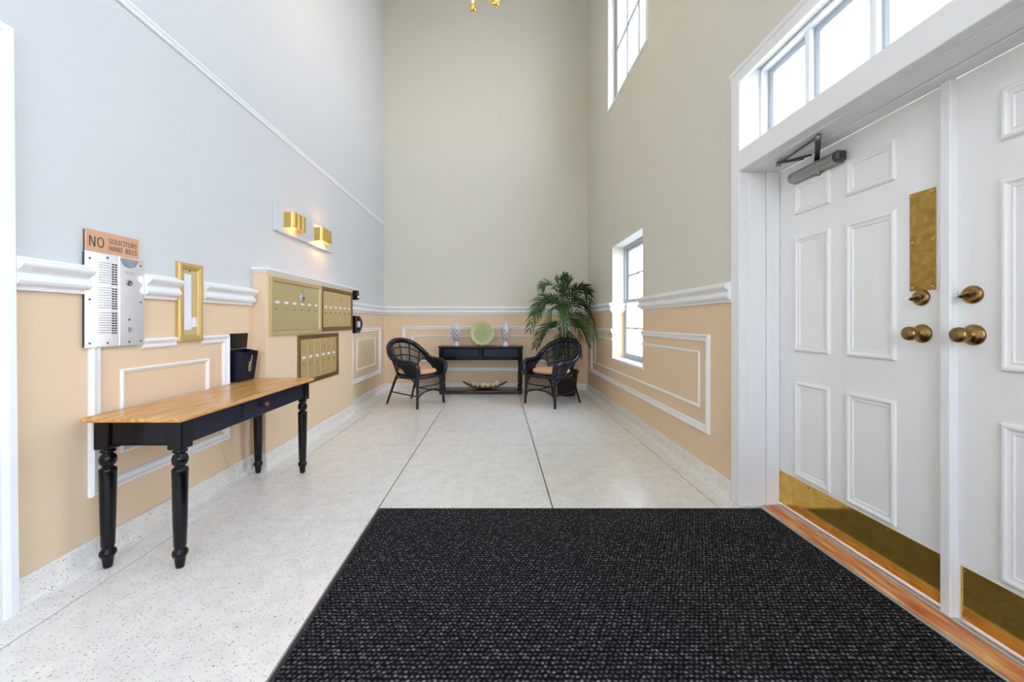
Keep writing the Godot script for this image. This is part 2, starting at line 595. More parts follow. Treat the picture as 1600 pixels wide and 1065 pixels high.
func rails() -> void:
	var rail := [Vector2(-0.01, 1.355), Vector2(0.018, 1.357), Vector2(0.018, 1.373), Vector2(0.026, 1.377), Vector2(0.040, 1.385), Vector2(0.046, 1.397), Vector2(0.044, 1.410), Vector2(0.036, 1.420), Vector2(0.031, 1.430), Vector2(0.036, 1.440), Vector2(0.050, 1.448), Vector2(0.061, 1.459), Vector2(0.064, 1.468), Vector2(0.061, 1.477), Vector2(0.048, 1.484), Vector2(0.022, 1.490), Vector2(0.012, 1.500), Vector2(-0.01, 1.502)]
	var V := func(a, b): return Vector2(a, b)
	# left
	var w := thing("trim_1", "white moulded chair rail along the left wall, broken by the intercom", "chair rail", Vector3.ZERO, 0.0, "", "structure")
	for seg in [[1.668, 1.97], [2.286, 2.525], [2.742, 3.30]]:
		var s := S(); sweep(s, [Vector2(XL, seg[0]), Vector2(XL, seg[1])], rail, on_plan, false, -1.0); part("rail", s, M.trim, w)
	var s := S(); sweep(s, [Vector2(XL, 5.31), Vector2(XL, DB)], rail, on_plan, false, -1.0, null, Vector2(XR, DB)); part("rail", s, M.trim, w)
	s = S(); sweep(s, [Vector2(XL, DB), Vector2(XR, DB)], rail, on_plan, false, -1.0, Vector2(XL, 5.0), Vector2(XR, 5.0))
	struct("trim_2", s, M.trim, "white moulded chair rail across the end wall above the console", "chair rail")
	w = thing("trim_3", "white moulded chair rail on the right wall, turning into the window reveal", "chair rail", Vector3.ZERO, 0.0, "", "structure")
	s = S(); sweep(s, [Vector2(XR, DB), Vector2(XR, 5.628), Vector2(1.775, 5.628)], rail, on_plan, false, -1.0, Vector2(0, DB)); part("rail", s, M.trim, w)
	s = S(); sweep(s, [Vector2(1.775, 4.452), Vector2(XR, 4.452), Vector2(XR, 2.735)], rail, on_plan, false, -1.0); part("rail", s, M.trim, w)
	s = S(); sweep(s, [Vector2(XR, 0.49), Vector2(XR, DR)], rail, on_plan, false, -1.0); part("rail", s, M.trim, w)
	# terrazzo cove base
	var base := [Vector2(-0.01, -0.01), Vector2(-0.01, 0.126), Vector2(0.006, 0.126), Vector2(0.012, 0.122), Vector2(0.013, 0.050), Vector2(0.017, 0.028), Vector2(0.026, 0.013), Vector2(0.040, 0.004), Vector2(0.056, 0.001), Vector2(0.056, -0.01)]
	w = thing("baseboard_left", "speckled terrazzo cove base along the left wall and mailbox chase", "baseboard", Vector3.ZERO, 0.0, "", "structure")
	s = S(); sweep(s, [Vector2(XL, 1.668), Vector2(XL, 3.328), Vector2(XBUMP, 3.328), Vector2(XBUMP, 5.31), Vector2(XL, 5.31), Vector2(XL, DB)], base, on_plan, false, -1.0, null, Vector2(XR, DB)); part("cove_base", s, M.terrazzo, w)
	s = S(); sweep(s, [Vector2(XL, DB), Vector2(XR, DB)], base, on_plan, false, -1.0, Vector2(XL, 5.0), Vector2(XR, 5.0))
	struct("baseboard_back", s, M.terrazzo, "speckled terrazzo cove base along the end wall", "baseboard")
	s = S(); sweep(s, [Vector2(XR, DB), Vector2(XR, 2.745)], base, on_plan, false, -1.0, Vector2(0, DB))
	struct("baseboard_right", s, M.terrazzo, "speckled terrazzo cove base along the right wall", "baseboard")
	# picture moulding high on the left wall
	var band := [Vector2(-0.026, -0.005), Vector2(-0.026, 0.008), Vector2(-0.018, 0.013), Vector2(-0.010, 0.010), Vector2(-0.002, 0.008), Vector2(0.010, 0.016), Vector2(0.020, 0.016), Vector2(0.024, 0.006), Vector2(0.024, -0.005)]
	s = S(); sweep(s, [Vector2(-2.9, 2.965), Vector2(DB - 0.12, 2.965)], band, on_left)
	struct("trim_4", s, M.trim, "thin white moulding running high along the left wall", "moulding")


func wall_frames() -> void:
	var big := [Vector2(0.0, -0.005), Vector2(0.0, 0.018), Vector2(0.008, 0.026), Vector2(0.018, 0.024), Vector2(0.026, 0.015), Vector2(0.036, 0.013), Vector2(0.046, 0.016), Vector2(0.054, 0.012), Vector2(0.060, 0.004), Vector2(0.060, -0.005)]
	var small := [Vector2(0.0, -0.004), Vector2(0.0, 0.010), Vector2(0.006, 0.014), Vector2(0.014, 0.011), Vector2(0.024, 0.005), Vector2(0.026, -0.004)]
	var y0 := 0.345
	var y1 := 1.125
	var z0 := 0.515
	var z1 := 0.965
	# left, under the intercom
	var w := thing("trim_5", "white panel moulding on the left wall behind the oak topped table", "panel moulding", Vector3.ZERO, 0.0, "", "structure")
	var s := S()
	sweep(s, [Vector2(2.742, y1), Vector2(3.016, y1), Vector2(3.016, y0), Vector2(1.99, y0), Vector2(1.99, 1.09)], big, on_left, false, -1.0)
	part("outer_frame", s, M.trim, w)
	s = S(); sweep(s, [Vector2(2.286, y1), Vector2(2.524, y1)], big, on_left, false, -1.0)
	part("outer_frame", s, M.trim, w)
	s = S(); sweep(s, rect(2.158, 2.816, z0, z1), small, on_left, true); part("inner_frame", s, M.trim, w)
	# left, beyond the mailboxes
	w = thing("trim_6", "white panel moulding on the left wall beyond the mailboxes", "panel moulding", Vector3.ZERO, 0.0, "", "structure")
	s = S(); sweep(s, rect(5.55, 6.90, y0, y1), big, on_left, true); part("outer_frame", s, M.trim, w)
	s = S(); sweep(s, rect(5.76, 6.66, z0, z1), small, on_left, true); part("inner_frame", s, M.trim, w)
	# back
	w = thing("trim_7", "white panel moulding on the end wall behind the console table", "panel moulding", Vector3.ZERO, 0.0, "", "structure")
	s = S(); sweep(s, rect(-1.726, 1.30, y0, y1 + 0.015), big, on_back, true); part("outer_frame", s, M.trim, w)
	s = S(); sweep(s, rect(-1.55, 1.12, z0, z1 + 0.012), small, on_back, true); part("inner_frame", s, M.trim, w)
	# right, round the window
	w = thing("trim_8", "white panel moulding on the right wall running under the window", "panel moulding", Vector3.ZERO, 0.0, "", "structure")
	s = S(); sweep(s, [Vector2(4.452, y1), Vector2(3.03, y1), Vector2(3.03, y0 + 0.02), Vector2(6.85, y0 + 0.02), Vector2(6.85, y1), Vector2(5.628, y1)], big, on_right)
	part("outer_frame", s, M.trim, w)
	s = S(); sweep(s, [Vector2(4.452, z1 + 0.025), Vector2(3.185, z1 + 0.025), Vector2(3.185, z0 + 0.025), Vector2(6.6, z0 + 0.025), Vector2(6.6, z1 + 0.025), Vector2(5.628, z1 + 0.025)], small, on_right)
	part("inner_frame", s, M.trim, w)


# ------------------------------------------------------------------ windows

# sashes between u0..u1, v0..v1 in the plane x = xp (right wall), cols x rows panes
func sash_window(w: Node3D, called: String, u0: float, u1: float, v0: float, v1: float, cols: int, rows: int, map: Callable, stile := 0.04, bar := 0.018, deep := 0.035) -> void:
	var s := S()
	var prof := [Vector2(0, 0), Vector2(0, deep), Vector2(stile - 0.010, deep), Vector2(stile, deep - 0.012), Vector2(stile, 0), Vector2(0, 0)]
	sweep(s, rect(u0, u1, v0, v1), prof, map, true)
	part(called, s, M.sash, w)
	var iu0 := u0 + stile
	var iu1 := u1 - stile
	var iv0 := v0 + stile
	var iv1 := v1 - stile
	var pw := (iu1 - iu0) / cols
	var ph := (iv1 - iv0) / rows
	for i in range(1, cols):
		s = S(); box_on(s, map, iu0 + pw * i - bar / 2, iu0 + pw * i + bar / 2, iv0, iv1, 0.006, deep - 0.006); part("muntin", s, M.sash, w)
	for j in range(1, rows):
		s = S(); box_on(s, map, iu0, iu1, iv0 + ph * j - bar / 2, iv0 + ph * j + bar / 2, 0.005, deep - 0.007); part("muntin", s, M.sash, w)
	for i in cols:
		for j in rows:
			s = S()
			var a: Vector3 = map.call(iu0 + pw * i + bar / 3, iv0 + ph * j + bar / 3, deep * 0.45)
			var b: Vector3 = map.call(iu0 + pw * (i + 1) - bar / 3, iv0 + ph * (j + 1) - bar / 3, deep * 0.45)
			var c: Vector3 = map.call(iu0 + pw * (i + 1) - bar / 3, iv0 + ph * j + bar / 3, deep * 0.45)
			var d: Vector3 = map.call(iu0 + pw * i + bar / 3, iv0 + ph * (j + 1) - bar / 3, deep * 0.45)
			s.set_smooth_group(-1)
			quad(s, a, c, b, d)
			part("pane", s, M.glass, w)


func box_on(s: SurfaceTool, map: Callable, u0: float, u1: float, v0: float, v1: float, w0: float, w1: float, b := 0.0) -> void:
	var a: Vector3 = map.call(u0, v0, w0)
	var c: Vector3 = map.call(u1, v1, w1)
	bb(s, (a + c) / 2, (c - a).abs(), b)


func windows() -> void:
	var at_x := func(x): return func(u, v, w): return P(x - w, v, u)
	# lower double hung window
	var w := thing("window_1", "tall white double hung window in a deep reveal beside the palm", "window", Vector3.ZERO, 0.0, "", "structure")
	var s := S()
	sweep(s, rect(4.452, 5.628, 0.725, 2.27), [Vector2(-0.002, 0), Vector2(-0.002, 0.10), Vector2(0.028, 0.10), Vector2(0.028, 0), Vector2(-0.002, 0)], at_x.call(1.88), true)
	part("window_frame", s, M.sash, w)
	sash_window(w, "upper_sash", 4.48, 5.60, 1.485, 2.242, 3, 2, at_x.call(1.845))
	sash_window(w, "lower_sash", 4.48, 5.60, 0.753, 1.525, 3, 2, at_x.call(1.812))
	s = S(); bx(s, P(XR - 0.015, 0.698, 4.435), P(1.88, 0.722, 5.645), 0.004)
	part("window_sill", s, M.trim, w)
	# upper windows; the one above the door is unseen, added for fill light
	var names := [["window_2", 4.33, 5.79, "upper white gridded window high on the right wall, its foot showing"], ["window_4", -1.9, 1.66, "unseen gridded window added above the double door for fill light"]]
	for n in names:
		w = thing(n[0], n[3], "window", Vector3.ZERO, 0.0, "", "structure")
		s = S()
		sweep(s, rect(n[1], n[2], 4.28, 6.75), [Vector2(0.003, -0.002), Vector2(0.003, 0.008), Vector2(-0.012, 0.018), Vector2(-0.034, 0.014), Vector2(-0.040, -0.002), Vector2(0.003, -0.002)], on_right, true)
		part("casing", s, M.trim, w)
		s = S()
		sweep(s, rect(n[1], n[2], 4.28, 6.75), [Vector2(-0.002, 0), Vector2(-0.002, 0.07), Vector2(0.03, 0.07), Vector2(0.03, 0), Vector2(-0.002, 0)], at_x.call(1.76), true)
		part("window_frame", s, M.sash, w)
		sash_window(w, "sash", n[1] + 0.03, n[2] - 0.03, 4.31, 6.72, 3 if n[0] == "window_2" else 7, 3, at_x.call(1.735), 0.045, 0.040)
	w = thing("window_5", "tall gridded window added behind the viewer for fill light", "window", Vector3.ZERO, 0.0, "", "structure")  # invented opening, lets sky in from the rear as fill
	var on_front := func(u, v, wd): return P(u, v, DR - 0.12 + wd)
	sash_window(w, "sash", -1.0, 0.7, 1.0, 4.4, 3, 5, on_front, 0.05, 0.025)
	w = thing("window_6", "wide gridded window added behind the viewer at right for fill light", "window", Vector3.ZERO, 0.0, "", "structure")  # unseen extra opening, added to let in more sky light
	sash_window(w, "sash", -2.6, -0.2, 0.9, 2.6, 4, 3, at_x.call(1.84), 0.05, 0.025)


# ------------------------------------------------------------------ doors

func doors() -> void:
	# frame: casings, jamb, header, transom bar
	var w := thing("trim_9", "wide white casing and header framing the double entrance door", "door frame", Vector3.ZERO, 0.0, "", "structure")
	var s := S()
	bx(s, P(1.594, 0.004, 2.737), P(XR + 0.01, 2.90, 2.646), 0.003)
	bx(s, P(1.594, 0.004, 0.58), P(XR + 0.01, 2.90, 0.49), 0.003)
	part("casing", s, M.trim, w)
	s = S()
	sweep(s, [Vector2(0.49, 2.90), Vector2(2.737, 2.90)], [Vector2(-0.09, -0.01), Vector2(-0.09, 0.016), Vector2(-0.03, 0.018), Vector2(-0.02, 0.026), Vector2(0.0, 0.028), Vector2(0.0, -0.01)], on_right)
	part("casing_head", s, M.trim, w)
	for k in [2.646, 0.58]:
		var q := -1.0 if k > 2 else 1.0
		s = S()
		bx(s, P(1.600, 0.004, k + q * 0.004), P(1.97, 2.89, k - q * 0.014), 0.001)
		bx(s, P(1.655, 0.004, k + q * 0.010), P(1.765, 2.217, k - q * 0.01), 0.002)
		bx(s, P(1.768, 0.004, k + q * 0.016), P(1.853, 2.217, k - q * 0.01), 0.003)
		part("jamb", s, M.trim, w)
	s = S()
	bx(s, P(1.594, 2.217, 0.58), P(1.97, 2.352, 2.646), 0.003)
	bx(s, P(1.655, 2.209, 0.59), P(1.765, 2.23, 2.636), 0.002)
	bx(s, P(1.768, 2.203, 0.59), P(1.853, 2.23, 2.63), 0.003)
	part("header", s, M.trim, w)
	# astragal between the leaves
	s = S()
	bx(s, P(1.824, 0.026, 1.653), P(1.90, 2.203, 1.613), 0.004)
	part("mullion", s, M.trim, w)
	# transom
	w = thing("window_3", "white transom window of square panes above the entrance doors", "window", Vector3.ZERO, 0.0, "", "structure")
	var at_x := func(x): return func(u, v, wd): return P(x - wd, v, u)
	s = S()
	sweep(s, rect(0.59, 2.636, 2.352, 2.88), [Vector2(-0.004, 0), Vector2(-0.004, 0.10), Vector2(0.012, 0.10), Vector2(0.016, 0.055), Vector2(0.016, 0), Vector2(-0.004, 0)], at_x.call(1.83), true)
	part("window_frame", s, M.trim, w)
	var ed := [2.636, 2.2575, 1.862, 1.468, 1.07, 0.59]
	for i in 4:
		var a: float = ed[i + 1]
		var b: float = ed[i]
		sash_window(w, "transom_light", a + 0.006, b - (0.012 if i == 0 else 0.006), 2.364, 2.87, 1, 1, at_x.call(1.80), 0.037, 0.01, 0.03)
		if i < 3:
			s = S(); bx(s, P(1.745, 2.355, a - 0.020), P(1.83, 2.875, a + 0.020), 0.004); part("mullion", s, M.trim, w)
	s = S(); bx(s, P(1.76, 2.36, 0.6), P(1.83, 2.88, 1.06), 0.002); part("end_panel", s, M.trim, w)
	# leaves
	for i in 2:
		var wd := 0.99 if i == 0 else 1.02
		var at := P(1.855, 0, 2.644) if i == 0 else P(1.855, 0, 1.614)
		var lab: String = ["white six panel entrance door leaf with brass push plate and overhead closer", "white six panel entrance door leaf cut by the right edge"][i]
		var d := thing("door_%d" % (i + 1), lab, "door", at, -PI / 2, "", "structure")
		s = S(); bx(s, Vector3(0, 0.034, -0.045), Vector3(wd, 2.205, 0.0), 0.002); part("door_slab", s, M.door, d)
		var xs := [0.153, 0.521] if i == 0 else [0.143, 0.512]
		for x in xs:
			for r in [[1.884, 2.075], [1.04, 1.742], [0.268, 0.852]]:
				s = S()
				sweep(s, rect(x, x + 0.262, r[0], r[1]), [Vector2(0.0, -0.002), Vector2(0.001, 0.008), Vector2(0.007, 0.013), Vector2(0.015, 0.013), Vector2(0.021, 0.007), Vector2(0.029, 0.004), Vector2(0.031, 0.006), Vector2(0.036, 0.006), Vector2(0.039, 0.0015), Vector2(0.040, -0.002)], flat_xy, true)
				bx(s, Vector3(x + 0.030, r[0] + 0.030, -0.004), Vector3(x + 0.232, r[1] - 0.030, 0.001))
				part("door_panel", s, M.door, d)
		# kick plate
		s = S(); bx(s, Vector3(0.012, 0.04, 0.0), Vector3(wd - 0.012, 0.248, 0.003), 0.001)
		var k := part("kick_plate", s, M.kick, d)
		k.set_meta("label", "scratched polished brass kick plate")
		for x in [0.024, 0.26, 0.5, 0.74, wd - 0.024]:
			for y in [0.056, 0.232]:
				s = S(); dome(s, 0.005, 0.003, 8); part("screw", s, M.brass_dark, k, Vector3(x, y, 0.003))
		var hx := 0.893 if i == 0 else 0.052
		# deadbolt and knob
		s = S(); disc(s, [Vector2(0.036, 0), Vector2(0.036, 0.004), Vector2(0.031, 0.012), Vector2(0.022, 0.015), Vector2(0, 0.015)])
		var db := part("deadbolt", s, M.bronze, d, Vector3(hx, 1.327, 0))
		s = S(); bb(s, Vector3(0, 0, 0.028), Vector3(0.048, 0.016, 0.022), 0.006, Basis(Vector3.BACK, 0.35)); part("thumb_turn", s, M.bronze, db)
		s = S()
		disc(s, [Vector2(0.041, 0), Vector2(0.041, 0.003), Vector2(0.037, 0.008), Vector2(0.030, 0.013), Vector2(0.027, 0.016), Vector2(0.016, 0.018), Vector2(0.014, 0.030), Vector2(0.015, 0.036), Vector2(0.024, 0.042), Vector2(0.030, 0.050), Vector2(0.031, 0.058), Vector2(0.029, 0.066), Vector2(0.022, 0.072), Vector2(0.0205, 0.0725)])
		var kb := part("door_knob", s, M.bronze, d, Vector3(hx + 0.003, 1.170, 0))
		s = S(); disc(s, [Vector2(0.020, 0.069), Vector2(0.0185, 0.074), Vector2(0.010, 0.0765), Vector2(0, 0.077)]); part("knob_button", s, M.brass_dark, kb)
		if i == 0:
			s = S(); bx(s, Vector3(0.844, 1.358, 0), Vector3(0.952, 1.793, 0.003), 0.001)
			k = part("push_plate", s, M.push, d)
			k.set_meta("label", "tarnished brass push plate")
			for x in [0.856, 0.940]:
				for y in [1.372, 1.575, 1.779]:
					s = S(); dome(s, 0.005, 0.003, 8); part("screw", s, M.brass, k, Vector3(x, y, 0.003))
			closer(d)
	# hall door in the left wall, just past the left edge
	w = thing("trim_10", "white door casing at the left edge of the picture", "door frame", Vector3.ZERO, 0.0, "", "structure")
	s = S()
	var cas := [Vector2(0, -0.005), Vector2(0, 0.012), Vector2(0.010, 0.018), Vector2(0.040, 0.020), Vector2(0.048, 0.026), Vector2(0.060, 0.032), Vector2(0.085, 0.034), Vector2(0.088, -0.005)]
	sweep(s, [Vector2(1.592, 0.0), Vector2(1.573, 2.35), Vector2(0.72, 2.35), Vector2(0.72, 0.0)], cas, on_left, false, -1.0)
	part("casing", s, M.trim, w)
	var d3 := thing("door_3", "plain white door in the left wall beside the viewer", "door", P(XL - 0.08, 0, 0.72), PI / 2, "", "structure")
	s = S(); bx(s, Vector3(0.005, 0.005, -0.045), Vector3(0.86, 2.345, 0), 0.002); part("door_slab", s, M.door, d3)
	s = S(); disc(s, [Vector2(0.03, 0), Vector2(0.03, 0.006), Vector2(0.012, 0.012), Vector2(0.012, 0.035), Vector2(0.028, 0.045), Vector2(0.028, 0.06), Vector2(0.015, 0.07), Vector2(0, 0.07)]); part("door_knob", s, M.bronze, d3, Vector3(0.8, 1.0, 0))


func disc(s: SurfaceTool, prof: Array, n := 20, at := Vector3.ZERO) -> void:
	lathe(s, prof, n, Transform3D(Basis(Vector3.RIGHT, PI / 2), at))


func dome(s: SurfaceTool, r: float, h: float, n := 10) -> void:
	disc(s, [Vector2(r, 0), Vector2(r * 0.9, h * 0.5), Vector2(r * 0.5, h * 0.9), Vector2(0, h)], n)


func closer(d: Node3D) -> void:
	# local: x along the leaf, y up, z into the room; leaf face at z = 0, hinge side x = 0
	var s := S()
	s.set_smooth_group(-1)
	var prof := []
	for p in [[0.0, -0.032], [0.040, -0.032], [0.056, -0.024], [0.064, -0.008], [0.064, 0.010], [0.056, 0.024], [0.044, 0.032], [0.0, 0.032]]: prof.append(Vector2(p[1], p[0]))
	sweep(s, [Vector2(0.17, 2.105), Vector2(0.50, 2.105)], prof, flat_xy)
	var c := part("door_closer", s, M.closer, d)
	c.set_meta("label", "grey hydraulic closer body with folding arm")
	s = S(); bb(s, Vector3(0.515, 2.105, 0.033), Vector3(0.03, 0.056, 0.058), 0.010); part("end_cap", s, M.steel_dark, c)
	s = S(); lathe(s, [Vector2(0.0, -0.022), Vector2(0.014, -0.020), Vector2(0.016, -0.006), Vector2(0.016, 0.0)], 14, Transform3D(Basis(), Vector3(0.355, 2.079, 0.026))); part("spindle_nut", s, M.steel, c)
	s = S()
	lathe(s, [Vector2(0.013, 0), Vector2(0.013, 0.02), Vector2(0, 0.022)], 12, Transform3D(Basis(), Vector3(0.355, 2.13, 0.03)))
	bar_to(s, Vector3(0.355, 2.146, 0.03), Vector3(0.55, 2.185, 0.178), 0.026, 0.008)
	part("closer_arm", s, M.steel_dark, c)
	s = S(); bar_to(s, Vector3(0.55, 2.192, 0.178), Vector3(0.19, 2.192, 0.132), 0.013, 0.010); part("closer_arm", s, M.steel_dark, c)
	s = S(); lathe(s, [Vector2(0, -0.014), Vector2(0.012, -0.012), Vector2(0.014, 0), Vector2(0.012, 0.014), Vector2(0, 0.016)], 12, Transform3D(Basis(), Vector3(0.55, 2.188, 0.178))); part("elbow_pin", s, M.steel, c)
	s = S(); lathe(s, [Vector2(0, -0.014), Vector2(0.012, -0.012), Vector2(0.014, 0), Vector2(0.012, 0.010), Vector2(0, 0.012)], 12, Transform3D(Basis(), Vector3(0.185, 2.190, 0.13))); part("shoe_pin", s, M.steel, c)
	s = S()
	bar_to(s, Vector3(0.185, 2.198, 0.13), Vector3(0.245, 2.198, 0.03), 0.030, 0.008)
	bar_to(s, Vector3(0.20, 2.198, 0.10), Vector3(0.30, 2.198, 0.02), 0.016, 0.008)
	part("closer_shoe", s, M.steel_dark, c)


func bar_to(s: SurfaceTool, a: Vector3, b: Vector3, w: float, h: float) -> void:
	var x := (b - a).normalized()
	var z := x.cross(Vector3.UP).normalized()
	var y := z.cross(x)
	bb(s, (a + b) / 2, Vector3(a.distance_to(b) + w * 0.6, h, w), h * 0.3, Basis(x, y, z))


func mat_and_threshold() -> void:
	var w := thing("trim_11", "worn orange wood threshold with aluminium strip under the doors", "threshold", Vector3.ZERO, 0.0, "", "structure")
	var s := S()
	sweep(s, [Vector2(1.73, 0.6), Vector2(1.73, 2.63)], [Vector2(0.0, -0.005), Vector2(0.002, 0.010), Vector2(-0.012, 0.016), Vector2(-0.090, 0.020), Vector2(-0.20, 0.020), Vector2(-0.20, -0.005)], on_plan)
	part("wood_sill", s, M.threshold, w)
	s = S(); bx(s, P(1.716, 0.0, 0.6), P(1.733, 0.013, 2.63), 0.003); part("edge_strip", s, M.aluminium, w)
	s = S()
	sweep(s, [Vector2(1.826, 0.6), Vector2(1.826, 2.63)], [Vector2(0.0, 0.018), Vector2(0.0, 0.024), Vector2(-0.004, 0.029), Vector2(-0.012, 0.029), Vector2(-0.016, 0.025), Vector2(-0.024, 0.027), Vector2(-0.04, 0.027), Vector2(-0.04, 0.018)], on_plan)
	part("weather_strip", s, M.aluminium, w)
	var m := thing("floor_mat", "large charcoal ribbed loop entrance mat with black rubber edge", "mat", P(0.475, 0, 1.1))
	s = S()
	bx(s, Vector3(-1.235, 0.0, -1.50), Vector3(1.235, 0.009, 1.80), 0.002)
	part("pile", s, M.mat, m)
	s = S()
	sweep(s, rect(-1.255, 1.255, -1.52, 1.82), [Vector2(0, 0.0), Vector2(0.004, 0.004), Vector2(0.022, 0.007), Vector2(0.022, 0.0), Vector2(0, 0.0)], func(u, v, h): return Vector3(u, h, v), true)
	part("rubber_edge", s, M.rubber, m)


# ------------------------------------------------------------------ oak topped table

func side_table() -> void:
	var t := thing("side_table", "long narrow table with oak top and black turned legs by left wall", "table", P(-1.765, 0, 2.62))
	var L := 1.40
	var s := S()
	# rounded plank top
	sweep(s, rect(-0.243, 0.243, -L / 2, L / 2), [Vector2(0.20, 0.736), Vector2(0.006, 0.736), Vector2(0.001, 0.741), Vector2(0.0, 0.748), Vector2(0.003, 0.755), Vector2(0.010, 0.760), Vector2(0.242, 0.760)], func(u, v, h): return Vector3(u, h, v), true)
	part("table_top", s, M.oak, t)
	var lx := 0.18
	var lz := L / 2 - 0.075
	var ls := S()
	lathe(ls, [Vector2(0, 0), Vector2(0.018, 0), Vector2(0.020, 0.012), Vector2(0.024, 0.045), Vector2(0.026, 0.054), Vector2(0.033, 0.062), Vector2(0.0345, 0.074), Vector2(0.031, 0.086), Vector2(0.024, 0.092), Vector2(0.0245, 0.102), Vector2(0.0275, 0.11), Vector2(0.031, 0.25), Vector2(0.0345, 0.46), Vector2(0.0355, 0.484), Vector2(0.033, 0.494), Vector2(0.026, 0.498), Vector2(0.021, 0.502), Vector2(0.024, 0.507), Vector2(0.032, 0.517), Vector2(0.0355, 0.532), Vector2(0.0345, 0.548), Vector2(0.028, 0.562), Vector2(0.020, 0.567), Vector2(0.022, 0.571), Vector2(0.031, 0.574), Vector2(0.032, 0.583), Vector2(0.026, 0.588), Vector2(0.026, 0.594)], 24)
	bx(ls, Vector3(-0.0375, 0.592, -0.0375), Vector3(0.0375, 0.736, 0.0375), 0.004)
	var leg := done(ls)
	for sx in [-1, 1]:
		for sz in [-1, 1]: put("leg", leg, M.lacquer, t, Vector3(sx * lx, 0, sz * lz))
	for sx in [-1, 1]:
		s = S()
		bx(s, Vector3(sx * lx - 0.012 + sx * 0.016, 0.618, -lz + 0.036), Vector3(sx * lx + 0.012 + sx * 0.016, 0.736, lz - 0.036), 0.001)
		bx(s, Vector3(sx * lx - 0.013 + sx * 0.018, 0.612, -lz + 0.036), Vector3(sx * lx + 0.013 + sx * 0.018, 0.619, lz - 0.036), 0.003)
		part("apron", s, M.navy if sx > 0 else M.lacquer, t)
	for sz in [-1, 1]:
		s = S()
		bx(s, Vector3(-lx + 0.036, 0.618, sz * lz - 0.012 + sz * 0.012), Vector3(lx - 0.036, 0.736, sz * lz + 0.012 + sz * 0.012), 0.001)
		bx(s, Vector3(-lx + 0.036, 0.612, sz * lz - 0.013 + sz * 0.014), Vector3(lx - 0.036, 0.619, sz * lz + 0.013 + sz * 0.014), 0.003)
		part("apron", s, M.lacquer, t)
	s = S(); bx(s, Vector3(lx + 0.020, 0.626, -0.20), Vector3(lx + 0.031, 0.730, 0.185), 0.003)
	var dr := part("drawer", s, M.navy, t)
	s = S(); lathe(s, [Vector2(0.006, 0), Vector2(0.007, 0.010), Vector2(0.012, 0.016), Vector2(0.0155, 0.024), Vector2(0.013, 0.032), Vector2(0.0, 0.035)], 16, Transform3D(Basis(Vector3.BACK, -PI / 2), Vector3(lx + 0.031, 0.678, -0.03)))
	part("drawer_knob", s, M.knobwood, dr)


# ------------------------------------------------------------------ console and what stands on it

